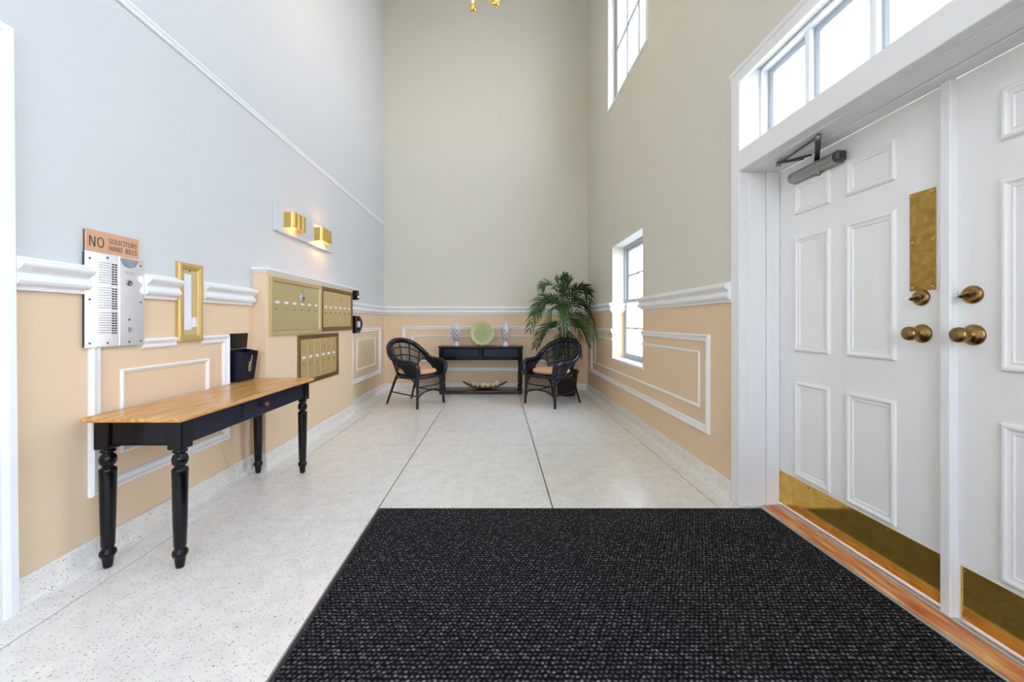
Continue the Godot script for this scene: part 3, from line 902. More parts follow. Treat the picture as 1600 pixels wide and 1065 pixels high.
func console() -> void:
	var t := thing("console_table", "dark two drawer console table with turned legs and low shelf", "table", P(-0.29, 0, 6.92))
	var hx := 0.715
	var s := S()
	sweep(s, rect(-hx - 0.01, hx + 0.01, -0.20, 0.20), [Vector2(0.15, 0.785), Vector2(0.012, 0.785), Vector2(0.004, 0.790), Vector2(0.0, 0.798), Vector2(0.002, 0.806), Vector2(0.008, 0.810), Vector2(0.199, 0.811)], func(u, v, h): return Vector3(u, h, v), true)
	part("table_top", s, M.darkwood, t)
	s = S()
	bx(s, Vector3(-hx + 0.03, 0.585, -0.17), Vector3(hx - 0.03, 0.786, 0.165), 0.003)
	bx(s, Vector3(-hx + 0.02, 0.578, -0.175), Vector3(hx - 0.02, 0.592, 0.178), 0.004)
	part("apron", s, M.lacquer, t)
	for q in [[-0.625, -0.045], [0.045, 0.625]]:
		s = S()
		bx(s, Vector3(q[0], 0.640, 0.166), Vector3(q[1], 0.765, 0.174), 0.002)
		var dr := part("drawer", s, M.navy, t)
		s = S()
		sweep(s, rect(q[0] - 0.012, q[1] + 0.012, 0.628, 0.777), [Vector2(0, 0.160), Vector2(0, 0.178), Vector2(0.006, 0.182), Vector2(0.013, 0.176), Vector2(0.013, 0.160)], flat_xy, true)
		part("drawer_moulding", s, M.lacquer, dr)
	s = S(); bx(s, Vector3(-0.032, 0.60, 0.160), Vector3(0.032, 0.780, 0.184), 0.006); part("centre_block", s, M.lacquer, t)
	var ls := S()
	lathe(ls, [Vector2(0.022, 0.0), Vector2(0.030, 0.01), Vector2(0.030, 0.025), Vector2(0.022, 0.034), Vector2(0.022, 0.07), Vector2(0.028, 0.08), Vector2(0.036, 0.10), Vector2(0.030, 0.125), Vector2(0.020, 0.135), Vector2(0.026, 0.15), Vector2(0.032, 0.20), Vector2(0.030, 0.32), Vector2(0.022, 0.42), Vector2(0.018, 0.455), Vector2(0.030, 0.465), Vector2(0.030, 0.478), Vector2(0.020, 0.488), Vector2(0.026, 0.505), Vector2(0.034, 0.53), Vector2(0.026, 0.555), Vector2(0.022, 0.575), Vector2(0.034, 0.580)], 18)
	bx(ls, Vector3(-0.034, 0.578, -0.034), Vector3(0.034, 0.786, 0.034), 0.004)
	var leg := done(ls)
	for sx in [-1, 1]:
		for sz in [-1, 1]: put("leg", leg, M.lacquer, t, Vector3(sx * (hx - 0.045), 0, sz * 0.155))
	s = S()
	sweep(s, rect(-hx + 0.01, hx - 0.01, -0.18, 0.19), [Vector2(0.15, 0.030), Vector2(0.006, 0.030), Vector2(0.0, 0.036), Vector2(0.0, 0.062), Vector2(0.006, 0.070), Vector2(0.184, 0.071)], func(u, v, h): return Vector3(u, h, v), true)
	part("low_shelf", s, M.darkwood, t)
	# vases
	for i in 2:
		var at := P(-0.728 if i == 0 else 0.133, 0.811, 6.95)
		var v := thing("lattice_vase", ["white pierced ceramic jar on the console, left of the plate", "white pierced ceramic jar on the console, right of the plate"][i], "vase", at, 0.0, "ceramic jars on the console")
		v.rotation.y = 0.3 * i
		s = S(); lathe(s, [Vector2(0, 0), Vector2(0.058, 0), Vector2(0.058, 0.012), Vector2(0.052, 0.035), Vector2(0.040, 0.055), Vector2(0.032, 0.068), Vector2(0.036, 0.078)], 24); part("foot", s, M.ceramic, v)
		lattice(v)
		s = S(); lathe(s, [Vector2(0.074, 0.318), Vector2(0.066, 0.334), Vector2(0.048, 0.352), Vector2(0.030, 0.362), Vector2(0.020, 0.375), Vector2(0.014, 0.40), Vector2(0.015, 0.43), Vector2(0.018, 0.438), Vector2(0.012, 0.45), Vector2(0, 0.452)], 24); part("lid", s, M.ceramic, v)
	# plate on edge
	var p := thing("display_plate", "round green and cream glazed plate standing upright on the console", "plate", P(-0.275, 0.811, 7.0))
	var tilt := Transform3D(Basis(Vector3.RIGHT, -0.12), Vector3(0, 0.214, 0.0)) * Transform3D(Basis(Vector3.RIGHT, PI / 2), Vector3.ZERO)
	s = S(); lathe(s, [Vector2(0.10, -0.020), Vector2(0.155, -0.008), Vector2(0.208, 0.016), Vector2(0.212, 0.022), Vector2(0.206, 0.024), Vector2(0.168, 0.008), Vector2(0.150, 0.000)], 48, tilt); part("plate_rim", s, M.plate_rim, p)
	s = S(); lathe(s, [Vector2(0.151, 0.0005), Vector2(0.142, -0.002), Vector2(0.130, 0.004), Vector2(0.118, -0.002), Vector2(0.098, -0.004), Vector2(0.088, 0.002), Vector2(0.074, -0.004), Vector2(0.050, -0.003), Vector2(0.040, 0.003), Vector2(0.028, -0.004), Vector2(0, -0.002)], 48, tilt); part("plate_well", s, M.plate_well, p)
	s = S()
	for sx in [-1, 1]:
		tube(s, [Vector3(sx * 0.05, 0.003, 0.06), Vector3(sx * 0.05, 0.028, 0.052), Vector3(sx * 0.05, 0.006, 0.03), Vector3(sx * 0.05, 0.006, -0.03), Vector3(sx * 0.03, 0.16, -0.045)], 0.0035)
	tube(s, [Vector3(-0.05, 0.006, -0.02), Vector3(0.05, 0.006, -0.02)], 0.0035)
	part("plate_stand", s, M.black, p)
	# boat shaped tray with balls
	var tr := thing("boat_tray", "long brown boat shaped tray with upturned ends on low shelf", "tray", P(-0.225, 0.071, 6.9))
	s = S()
	s.set_smooth_group(0)
	var rows := []
	for i in 25:
		var f := i / 12.0 - 1.0
		var hw := 0.105 * sqrt(maxf(0.0, 1.0 - pow(absf(f), 2.4))) + 0.004
		var lift := 0.115 * pow(absf(f), 2.6)
		var ring := []
		for j in 13:
			var g := j / 6.0 - 1.0
			ring.append(Vector3(f * 0.375, 0.012 + lift + 0.028 * g * g * (1.0 - absf(f) * 0.6), g * hw))
		for j in range(12, -1, -1):
			var g := j / 6.0 - 1.0
			ring.append(Vector3(f * 0.38, lift + 0.028 * g * g * (1.0 - absf(f) * 0.6), g * (hw + 0.004)))
		rows.append(ring)
	for i in 24:
		for j in 26:
			var k := (j + 1) % 26
			quad(s, rows[i][j], rows[i + 1][j], rows[i + 1][k], rows[i][k])
	part("tray_hull", s, M.tray, tr)
	var spots := [[-0.20, 0.0, 0.043], [-0.125, 0.035, 0.040], [-0.11, -0.04, 0.040], [-0.035, 0.025, 0.046], [-0.03, -0.045, 0.038], [0.055, 0.03, 0.044], [0.06, -0.04, 0.040], [0.135, 0.025, 0.040], [0.205, 0.0, 0.044]]
	var where := ["at the left end of the tray", "second from the left in the tray, in front", "second from the left in the tray, behind", "in front at the middle of the tray", "behind the middle of the tray", "in front, right of the tray middle", "behind, right of the tray middle", "second from the right end of the tray", "at the right end of the tray, sitting highest"]
	for i in spots.size():
		var q: Array = spots[i]
		var y: float = 0.071 + 0.024 + q[2] + 0.115 * pow(absf(q[0] / 0.375), 2.6)
		s = S()
		ball(s, q[2], i)
		var b := part("decorative_ball", s, M.ball, null, P(-0.225 + q[0], y, 6.9 - q[1]))
		tag(b, "rough cream decorative ball " + where[i], "ball", "cream balls in the tray")


func ball(s: SurfaceTool, r: float, sd: int) -> void:
	var n := FastNoiseLite.new()
	n.seed = sd
	n.frequency = 18.0
	s.set_smooth_group(0)
	var g := []
	for i in 13:
		var row := []
		for j in 18:
			var a := PI * i / 12.0
			var b := TAU * (j % 18) / 18.0
			var v := Vector3(sin(a) * cos(b), cos(a), sin(a) * sin(b))
			row.append(v * (r * (1.0 + 0.12 * n.get_noise_3d(v.x, v.y, v.z))))
		g.append(row)
	for i in 12:
		for j in 18:
			var k := (j + 1) % 18
			quad(s, g[i][j], g[i][k], g[i + 1][k], g[i + 1][j])


func lattice(v: Node3D) -> void:
	# pierced body: a shell with leaf shaped holes, two skins and the rims between them
	var prof := [Vector2(0.036, 0.078), Vector2(0.056, 0.095), Vector2(0.070, 0.125), Vector2(0.078, 0.165), Vector2(0.081, 0.205), Vector2(0.080, 0.245), Vector2(0.078, 0.285), Vector2(0.074, 0.318)]
	var s := S()
	s.set_smooth_group(-1)
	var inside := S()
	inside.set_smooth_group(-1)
	var nu := 48
	var nv := 28
	var pt := func(i: int, j: int, inner: float) -> Vector3:
		var f := j / float(nv) * (prof.size() - 1)
		var k := mini(int(f), prof.size() - 2)
		var q: Vector2 = prof[k].lerp(prof[k + 1], f - k)
		var a := TAU * i / nu
		return Vector3((q.x - inner) * cos(a), q.y, (q.x - inner) * sin(a))
	var open := func(i: int, j: int) -> bool:
		if j < 4 or j >= nv - 3: return false
		var row := (j - 4) / 4
		var jj := (j - 4) % 4
		var ii := (posmod(i, nu) + (3 if row % 2 else 0)) % 6
		if jj == 3: return false
		return ii >= 1 and ii <= 4
	for i in nu:
		for j in nv:
			if open.call(i, j): continue
			quad(s, pt.call(i, j, 0.0), pt.call(i + 1, j, 0.0), pt.call(i + 1, j + 1, 0.0), pt.call(i, j + 1, 0.0))
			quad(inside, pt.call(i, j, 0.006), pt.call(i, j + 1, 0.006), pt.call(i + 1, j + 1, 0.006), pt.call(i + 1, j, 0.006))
			if open.call(i + 1, j): quad(s, pt.call(i + 1, j, 0.0), pt.call(i + 1, j, 0.006), pt.call(i + 1, j + 1, 0.006), pt.call(i + 1, j + 1, 0.0))
			if open.call(i - 1, j): quad(s, pt.call(i, j, 0.0), pt.call(i, j + 1, 0.0), pt.call(i, j + 1, 0.006), pt.call(i, j, 0.006))
			if open.call(i, j + 1): quad(s, pt.call(i, j + 1, 0.0), pt.call(i + 1, j + 1, 0.0), pt.call(i + 1, j + 1, 0.006), pt.call(i, j + 1, 0.006))
			if open.call(i, j - 1): quad(s, pt.call(i, j, 0.0), pt.call(i, j, 0.006), pt.call(i + 1, j, 0.006), pt.call(i + 1, j, 0.0))
	var body := part("pierced_body", s, M.ceramic, v)
	part("inner_skin", inside, M.bisque, body)  # darkened skin so the holes look shaded


# ------------------------------------------------------------------ wicker chairs

func wicker_chair(label: String, at: Vector3, turn: float) -> Node3D:
	var t := thing("wicker_chair", label, "chair", at, turn, "wicker armchairs")
	var half_r := [Vector3(0.275, 0.44, 0.285), Vector3(0.305, 0.575, 0.30), Vector3(0.322, 0.630, 0.22), Vector3(0.330, 0.640, 0.08), Vector3(0.345, 0.660, -0.06), Vector3(0.352, 0.745, -0.18), Vector3(0.275, 0.860, -0.29), Vector3(0.14, 0.925, -0.355), Vector3(0.0, 0.942, -0.375)]
	var half_s := [Vector3(0.265, 0.43, 0.27), Vector3(0.275, 0.43, 0.25), Vector3(0.285, 0.43, 0.17), Vector3(0.285, 0.43, 0.06), Vector3(0.275, 0.43, -0.05), Vector3(0.24, 0.43, -0.14), Vector3(0.17, 0.43, -0.215), Vector3(0.09, 0.43, -0.25), Vector3(0.0, 0.43, -0.26)]
	var R := []
	var B := []
	for i in 9:
		R.append(half_r[i]); B.append(half_s[i])
	for i in range(7, -1, -1):
		R.append(half_r[i] * Vector3(-1, 1, 1)); B.append(half_s[i] * Vector3(-1, 1, 1))
	# rolled braided rim
	var s := S()
	var line := curve(R, 80)
	tube(s, line, 0.037, -1, 8)
	var wrap := []
	for i in 321:
		var u := i / 320.0
		var c := catmull(R, u)
		var tan := (catmull(R, minf(u + 0.002, 1)) - catmull(R, maxf(u - 0.002, 0))).normalized()
		var a := Vector3.UP.cross(tan).normalized()
		var b := tan.cross(a)
		var ph := u * TAU * 46.0
		wrap.append(c + (a * cos(ph) + b * sin(ph)) * 0.037)
	tube(s, wrap, 0.008, -1, 4)
	part("rolled_rim", s, M.wicker_light, t)
	# weave of back and arms with an arched opening at each side
	var t0 := func(u: float) -> float:
		var k := u if u < 0.5 else 1.0 - u
		var x := (k - 0.272) / 0.088
		return 0.76 * sqrt(1.0 - x * x) if absf(x) < 1.0 else 0.0
	var loft := func(u: float, f: float) -> Vector3:
		var a := catmull(B, u)
		var b := catmull(R, u)
		return a.lerp(b, f) + Vector3(0, 0, 0.0)
	s = S()
	for i in range(2, 79):
		var u := i / 80.0
		var a: float = t0.call(u)
		tube(s, [loft.call(u, a), loft.call(u, (a + 1) / 2), loft.call(u, 1.0)], 0.0046, -1, 4, false)
	for j in range(1, 26):
		var f := j / 26.0
		var run := []
		for i in 97:
			var u := i / 96.0
			if f >= t0.call(u):
				run.append(loft.call(u, f + (0.006 if i % 2 else -0.006)))
			elif run.size() > 1:
				tube(s, run, 0.0042, -1, 4, false); run = []
			else:
				run = []
		if run.size() > 1: tube(s, run, 0.0042, -1, 4, false)
	part("back_weave", s, M.wicker, t)
	s = S()
	for f in [0.34, 0.56, 0.78]:
		var run := []
		for i in 41: run.append(loft.call(lerpf(0.345, 0.655, i / 40.0), f))
		tube(s, run, 0.009, -1, 6)
	for u in [0.345, 0.42, 0.5, 0.58, 0.655, 0.09, 0.91]:
		tube(s, [loft.call(u, 0.0), loft.call(u, 0.5), loft.call(u, 1.0)], 0.010, -1, 6)
	for k in [0, 1]:
		var arch := []
		for i in 21:
			var x := cos(PI * i / 20.0)
			var u := 0.272 - x * 0.088
			if k: u = 1.0 - u
			arch.append(loft.call(u, 0.76 * sqrt(maxf(0.0, 1 - x * x))))
		tube(s, arch, 0.011, -1, 6)
	part("back_stakes", s, M.wicker, t)
	# seat ring and deck
	s = S()
	var ring := curve(B, 60)
	for i in range(1, 12): ring.append(Vector3(lerpf(-0.265, 0.265, i / 12.0), 0.43, 0.27 + 0.035 * sin(PI * i / 12.0)))
	ring.append(ring[0])
	tube(s, ring, 0.026, -1, 8)
	for i in 12:
		var z := lerpf(-0.22, 0.26, i / 11.0)
		var hw := 0.27 if z > -0.05 else 0.27 * sqrt(maxf(0.05, 1 - pow((z + 0.05) / 0.22, 2)))
		tube(s, [Vector3(-hw, 0.435, z), Vector3(hw, 0.435, z)], 0.012, -1, 5)
	part("seat_frame", s, M.wicker_light, t)
	# legs
	for sx in [-1, 1]:
		s = S()
		tube(s, [Vector3(sx * 0.285, 0.0, 0.285), Vector3(sx * 0.275, 0.22, 0.278), Vector3(sx * 0.268, 0.44, 0.275)], 0.019, 0.023, 8)
		part("leg", s, M.wicker, t)
		s = S()
		tube(s, [Vector3(sx * 0.255, 0.0, -0.36), Vector3(sx * 0.235, 0.22, -0.275), Vector3(sx * 0.215, 0.44, -0.19)], 0.016, 0.020, 8)
		part("leg", s, M.wicker, t)
		s = S()
		tube(s, [Vector3(sx * 0.277, 0.175, 0.278), Vector3(sx * 0.262, 0.18, 0.0), Vector3(sx * 0.240, 0.19, -0.288)], 0.010, -1, 6)
		part("stretcher", s, M.wicker, t)
		s = S()
		tube(s, curve([Vector3(sx * 0.272, 0.26, 0.272), Vector3(sx * 0.272, 0.35, 0.235), Vector3(sx * 0.275, 0.41, 0.16)], 10), 0.011, -1, 6)
		part("brace", s, M.wicker, t)
		s = S()
		tube(s, curve([Vector3(sx * 0.235, 0.22, -0.27), Vector3(sx * 0.250, 0.34, -0.22), Vector3(sx * 0.265, 0.41, -0.12)], 10), 0.011, -1, 6)
		part("brace", s, M.wicker, t)
	# arched front skirt of diamond lattice
	s = S()
	var low := func(x: float) -> float: return 0.12 + 0.115 * sqrt(maxf(0.0, 1 - pow(absf(x) / 0.27, 2.2)))
	var arch := []
	for i in 33:
		var x := lerpf(-0.27, 0.27, i / 32.0)
		arch.append(Vector3(x, low.call(x), 0.278 + 0.02 * (1 - pow(x / 0.27, 2))))
	tube(s, arch, 0.013, -1, 6)
	for dir in [-1, 1]:
		for i in range(-14, 15):
			var run := []
			for j in 13:
				var y := lerpf(0.41, 0.12, j / 12.0)
				var x: float = i * 0.044 + dir * (y - 0.27) * 0.8
				if absf(x) < 0.265 and y > low.call(x): run.append(Vector3(x, y, 0.278 + 0.02 * (1 - pow(x / 0.27, 2)) + dir * 0.003))
			if run.size() > 1: tube(s, run, 0.0050, -1, 4, false)
	tube(s, [Vector3(-0.27, 0.30, 0.28), Vector3(0, 0.30, 0.30), Vector3(0.27, 0.30, 0.28)], 0.008, -1, 6)
	part("front_skirt", s, M.wicker, t)
	return t


func chairs() -> void:
	var a := wicker_chair("black wicker armchair left of the console, facing right", P(-1.216, 0, 5.99), deg_to_rad(57.7))
	var b := a.duplicate()
	b.name = numbered("wicker_chair")
	b.position = P(0.813, 0, 6.016)
	b.rotation.y = deg_to_rad(-46.6)
	b.set_meta("label", "black wicker armchair in front of the palm, facing left")
	add_child(b)
	# cushions
	var s := S()
	s.set_smooth_group(0)
	var g := []
	for i in 11:
		var row := []
		var el := PI * i / 10.0 - PI / 2
		for j in 40:
			var an := TAU * j / 40
			var c := cos(an)
			var q := sin(an)
			var rr := 1.0 / pow(pow(absf(c), 3.0) + pow(absf(q), 3.0), 1.0 / 3.0)
			var e := pow(maxf(cos(el), 0.0), 0.35)
			row.append(Vector3(c * rr * 0.252 * e, 0.042 * signf(sin(el)) * pow(absf(sin(el)), 0.7) + 0.008 * (1 - rr * e * 0.7), q * rr * 0.250 * e + 0.015))
		g.append(row)
	for i in 10:
		for j in 40:
			var k := (j + 1) % 40
			quad(s, g[i][j], g[i][k], g[i + 1][k], g[i + 1][j])
	var mesh := done(s)
	for k in 2:
		var o := put("seat_cushion", mesh, M.cushion, null, Vector3((a if k == 0 else b).position) + Vector3(0, 0.490, 0), Vector3(0, (a if k == 0 else b).rotation.y, 0))
		tag(o, ["peach seat cushion on the wicker chair left of the console", "peach seat cushion on the wicker chair in front of the palm"][k], "cushion", "peach chair cushions")


# ------------------------------------------------------------------ palm

func palm() -> void:
	var t := thing("potted_palm", "green feathery palm in a dark round pot in the far corner", "plant", P(1.15, 0, 6.72))
	var s := S()
	lathe(s, [Vector2(0, 0), Vector2(0.150, 0), Vector2(0.156, 0.012), Vector2(0.190, 0.365), Vector2(0.192, 0.372), Vector2(0.208, 0.376), Vector2(0.210, 0.415), Vector2(0.204, 0.422), Vector2(0.192, 0.420), Vector2(0.186, 0.38)], 32)
	part("pot", s, M.pot, t)
	s = S(); lathe(s, [Vector2(0.188, 0.385), Vector2(0.12, 0.395), Vector2(0, 0.40)], 24); part("soil", s, M.soil, t)
	var stems := [[Vector3(0, 0.39, 0), Vector3(-0.03, 0.8, 0.02), Vector3(-0.06, 1.60, 0.0)], [Vector3(0.05, 0.39, 0.03), Vector3(0.04, 0.8, 0.04), Vector3(-0.02, 1.42, 0.05)], [Vector3(-0.06, 0.39, 0.02), Vector3(-0.10, 0.7, 0.05), Vector3(-0.12, 1.15, 0.08)], [Vector3(0.03, 0.39, -0.05), Vector3(0.03, 0.7, -0.02), Vector3(0.0, 1.2, 0.0)]]
	for st in stems:
		s = S(); tube(s, curve(st, 10), 0.016, 0.010, 7); part("stem", s, M.cane, t)
	# base, tip, arch
	var f := [
		[Vector3(-0.06, 1.55, 0.0), Vector3(-0.04, 2.00, 0.10), 0.02], [Vector3(-0.06, 1.55, 0.0), Vector3(-0.42, 1.80, 0.12), 0.16], [Vector3(-0.06, 1.55, 0), Vector3(-0.16, 1.96, -0.05), 0.03],
		[Vector3(-0.05, 1.50, 0.02), Vector3(0.37, 1.56, 0.15), 0.26], [Vector3(-0.05, 1.50, 0), Vector3(0.04, 1.97, 0.02), 0.03], [Vector3(-0.05, 1.45, 0.02), Vector3(-0.62, 1.14, 0.18), 0.34],
		[Vector3(-0.06, 1.45, 0.0), Vector3(-0.55, 1.40, -0.05), 0.20], [Vector3(-0.02, 1.38, 0.05), Vector3(0.36, 1.22, 0.42), 0.24], [Vector3(-0.02, 1.40, 0.05), Vector3(0.37, 1.32, 0.14), 0.26],
		[Vector3(-0.02, 1.35, 0.05), Vector3(-0.12, 1.16, 0.52), 0.24], [Vector3(-0.04, 1.38, 0.05), Vector3(-0.38, 1.10, 0.40), 0.24], [Vector3(-0.12, 1.08, 0.08), Vector3(-0.52, 0.84, 0.12), 0.20],
		[Vector3(-0.12, 1.10, 0.08), Vector3(-0.40, 1.02, 0.30), 0.14], [Vector3(0.0, 1.10, 0.0), Vector3(0.34, 0.86, 0.20), 0.20], [Vector3(0.0, 1.15, 0.0), Vector3(0.38, 1.02, 0.32), 0.20],
		[Vector3(-0.05, 1.2, 0.05), Vector3(0.14, 0.98, 0.48), 0.2], [Vector3(-0.05, 1.2, 0.02), Vector3(-0.10, 1.50, 0.30), 0.10], [Vector3(0.0, 1.0, 0.0), Vector3(0.10, 0.72, 0.22), 0.16], [Vector3(-0.12, 1.0, 0.06), Vector3(-0.18, 0.72, 0.25), 0.14], [Vector3(-0.05, 1.48, 0.02), Vector3(0.34, 1.74, 0.20), 0.14], [Vector3(-0.05, 1.42, 0.02), Vector3(-0.50, 1.26, 0.25), 0.26], [Vector3(0.0, 1.25, 0.02), Vector3(0.34, 1.10, 0.05), 0.2], [Vector3(0.0, 0.9, 0.0), Vector3(-0.14, 0.62, -0.2), 0.14], [Vector3(0.02, 0.85, 0.0), Vector3(0.22, 0.66, 0.1), 0.14]]
	for i in f.size():
		frond(t, f[i][0], f[i][1], f[i][2], M.leaf[i % 4], i)


func frond(t: Node3D, a: Vector3, b: Vector3, lift: float, m: Material, sd: int) -> void:
	var r := RandomNumberGenerator.new()
	r.seed = 100 + sd
	var mid := a.lerp(b, 0.55) + Vector3(0, lift, 0)
	var pt := func(u: float) -> Vector3: return a * (1 - u) * (1 - u) + (mid * 2 - (a + b) / 2).lerp(mid, 0.0) * 2 * u * (1 - u) + b * u * u
	var line := []
	for i in 13: line.append(pt.call(i / 12.0))
	var s := S()
	tube(s, line, 0.006, 0.002, 5)
	s.set_smooth_group(-1)
	var total := a.distance_to(b)
	var n := 16
	for i in n:
		var u := 0.16 + 0.84 * i / (n - 1.0)
		var c: Vector3 = pt.call(u)
		var tan: Vector3 = (pt.call(minf(u + 0.03, 1.03)) - pt.call(u - 0.03)).normalized()
		var side := tan.cross(Vector3.UP)
		side = side.normalized() if side.length() > 0.15 else Vector3(0.7, 0, 0.7).cross(tan).normalized()
		var up := side.cross(tan).normalized()
		var ln := (0.09 + 0.15 * sin(PI * clampf(u * 0.85 + 0.08, 0, 1))) * clampf(total / 0.5, 0.75, 1.15)
		var tw := r.randf_range(0.35, 0.9) * (1 if sd % 2 else -1)
		var s2 := side * cos(tw) + up * sin(tw)
		up = up * cos(tw) - side * sin(tw)
		side = s2
		for k in [-1, 1]:
			var dir: Vector3 = (side * k * 0.80 + tan * (0.55 + 0.5 * u) + up * 0.12).normalized()
			dir = (dir + Vector3(r.randf_range(-0.1, 0.1), r.randf_range(-0.12, 0.06), r.randf_range(-0.1, 0.1))).normalized()
			var wv := dir.cross(up).normalized() * 0.0135
			var p1 := c + dir * ln * 0.5 + Vector3(0, -0.01, 0)
			var p2 := c + dir * ln + Vector3(0, -0.055 * ln / 0.2, 0)
			var fold := up * 0.004
			quad(s, c - wv * 0.5, p1 - wv, p1 + fold, c + fold)
			quad(s, c + fold, p1 + fold, p1 + wv, c + wv * 0.5)
			tri(s, p1 - wv, p2, p1 + fold)
			tri(s, p1 + fold, p2, p1 + wv)
	var me := done(s)
	var ar := me.surface_get_arrays(0)
	var vs: PackedVector3Array = ar[Mesh.ARRAY_VERTEX]
	for i in vs.size(): vs[i] = Vector3(minf(vs[i].x, 0.44), vs[i].y, maxf(vs[i].z, -0.43))
	ar[Mesh.ARRAY_VERTEX] = vs
	var am := ArrayMesh.new()
	am.add_surface_from_arrays(Mesh.PRIMITIVE_TRIANGLES, ar)
	put("frond", am, m, t)


# ------------------------------------------------------------------ intercom, sign, directory, letter box

func intercom() -> void:
	var w := 0.326
	var h := 0.48
	var t := thing("intercom_panel", "polished steel apartment intercom panel with rows of call buttons", "intercom", P(XL, 1.092, 1.957), PI / 2)
	var s := S()
	bx(s, Vector3(0.006, 0.004, 0.0), Vector3(w - 0.006, h - 0.004, 0.016), 0.0); part("back_box", s, M.steel_dark, t)
	s = S(); bx(s, Vector3(0, 0, 0.016), Vector3(w, h, 0.020), 0.001); part("face_plate", s, M.chrome, t)
	s = S(); bx(s, Vector3(0.050, 0.004, 0.02), Vector3(0.172, h - 0.004, 0.023), 0.001); part("directory_plate", s, M.chrome, t)
	s = S(); bx(s, Vector3(0.176, 0.004, 0.02), Vector3(0.288, h - 0.004, 0.023), 0.001)
	var sp := part("speaker_plate", s, M.chrome, t)
	var bs := S(); bb(bs, Vector3.ZERO, Vector3(0.012, 0.0075, 0.005), 0.002)
	var btn := done(bs)
	var ns := S(); bb(ns, Vector3.ZERO, Vector3(0.060, 0.0032, 0.002), 0.0006)
	var nm := done(ns)
	for g in 3:
		for i in 9:
			var y := 0.432 - g * 0.128 - i * 0.0128
			put("name_strip", nm, M.grey, t, Vector3(0.094, y, 0.0235))
			for k in 2: put("button", btn, M.black, t, Vector3(0.138 + k * 0.0165, y - 0.003, 0.0245))
	for q in [[0.022, 0.445], [0.022, 0.24], [0.022, 0.022], [0.305, 0.445], [0.305, 0.24], [0.305, 0.022], [0.11, 0.460], [0.11, 0.020], [0.232, 0.020]]:
		s = S(); dome(s, 0.006, 0.004, 10); part("screw", s, M.steel_dark, t, Vector3(q[0], q[1], 0.0205 if q[0] < 0.05 or q[0] > 0.29 else 0.023))
	# camera hood, grille, lens, key switch
	s = S()
	sweep(s, [Vector2(0.182, 0.470), Vector2(0.205, 0.436), Vector2(0.232, 0.428), Vector2(0.259, 0.436), Vector2(0.282, 0.470)], [Vector2(-0.006, 0.022), Vector2(-0.006, 0.026), Vector2(0.0, 0.028), Vector2(0.002, 0.022)], flat_xy)
	var fl := PackedVector2Array([Vector2(0.182, 0.470), Vector2(0.205, 0.436), Vector2(0.232, 0.428), Vector2(0.259, 0.436), Vector2(0.282, 0.470)])
	var ix := Geometry2D.triangulate_polygon(fl)
	for k in range(0, ix.size(), 3):
		tri(s, Vector3(fl[ix[k]].x, fl[ix[k]].y, 0.0245), Vector3(fl[ix[k + 2]].x, fl[ix[k + 2]].y, 0.0245), Vector3(fl[ix[k + 1]].x, fl[ix[k + 1]].y, 0.0245))
	part("camera_window", s, M.grey, sp)
	s = S()
	for k in 2:
		for i in 5:
			for j in 4: bb(s, Vector3(0.209 + k * 0.028 + i * 0.0045, 0.388 + j * 0.0055, 0.0233), Vector3(0.002, 0.0025, 0.001), 0.0)
	part("speaker_grille", s, M.grey, sp).set_meta("kind", "stuff")
	s = S(); disc(s, [Vector2(0.018, 0), Vector2(0.017, 0.004), Vector2(0.011, 0.005), Vector2(0.009, 0.002), Vector2(0, 0.002)], 20); part("lens_ring", s, M.steel, sp, Vector3(0.232, 0.342, 0.023))
	s = S(); disc(s, [Vector2(0.006, 0), Vector2(0.005, 0.003), Vector2(0, 0.003)], 12); part("key_switch", s, M.steel_dark, sp, Vector3(0.232, 0.142, 0.023))
	s = S(); bb(s, Vector3(0.232, 0.088, 0.0245), Vector3(0.022, 0.024, 0.003), 0.001); part("keypad", s, M.steel, sp)
	# copper sign
	t = thing("notice_sign", "copper coloured no solicitors sign directly above the intercom panel", "sign", P(XL, 1.568, 1.963), PI / 2)
	s = S(); bx(s, Vector3(0, 0.0, 0.010), Vector3(0.292, 0.115, 0.016), 0.001); part("sign_plate", s, M.copper, t)
	s = S(); bx(s, Vector3(0.004, 0.004, 0.0), Vector3(0.288, 0.111, 0.010)); part("sign_back", s, M.steel_dark, t)
	words(t, "NO", 0.052, Vector3(0.054, 0.056, 0.0162), 0.074)
	words(t, "SOLICITORS", 0.0255, Vector3(0.198, 0.073, 0.0162), 0.158)
	words(t, "HAND  BILLS", 0.0255, Vector3(0.198, 0.036, 0.0162), 0.158)
	# brass framed directory
	t = thing("directory_frame", "narrow brass framed notice case holding a white paper strip", "frame", P(XL, 1.094, 2.53), PI / 2)
	s = S()
	sweep(s, rect(0, 0.206, 0, 0.511), [Vector2(0, 0), Vector2(0, 0.020), Vector2(0.004, 0.025), Vector2(0.020, 0.026), Vector2(0.040, 0.020), Vector2(0.043, 0.016), Vector2(0.044, 0.010), Vector2(0.044, 0)], flat_xy, true)
	part("brass_moulding", s, M.brass_satin, t)
	s = S(); bx(s, Vector3(0.03, 0.03, 0.0), Vector3(0.176, 0.481, 0.010)); part("back_panel", s, M.tan, t)
	s = S(); bx(s, Vector3(0.056, 0.075, 0.010), Vector3(0.116, 0.440, 0.0115)); part("paper_strip", s, M.paper, t)
	s = S(); bb(s, Vector3(0.135, 0.125, 0.0125), Vector3(0.052, 0.062, 0.0015), 0.0, Basis(Vector3.BACK, 0.05)); part("paper_tag", s, M.paper, t)
	s = S(); dome(s, 0.006, 0.006); part("latch", s, M.brass_dark, t, Vector3(0.103, 0.462, 0.010))
	# black letter box with its lid up
	t = thing("letter_box", "black metal wall letter box with raised lid and gilt ornament", "letter box", P(XL, 0.764, 3.04), PI / 2)
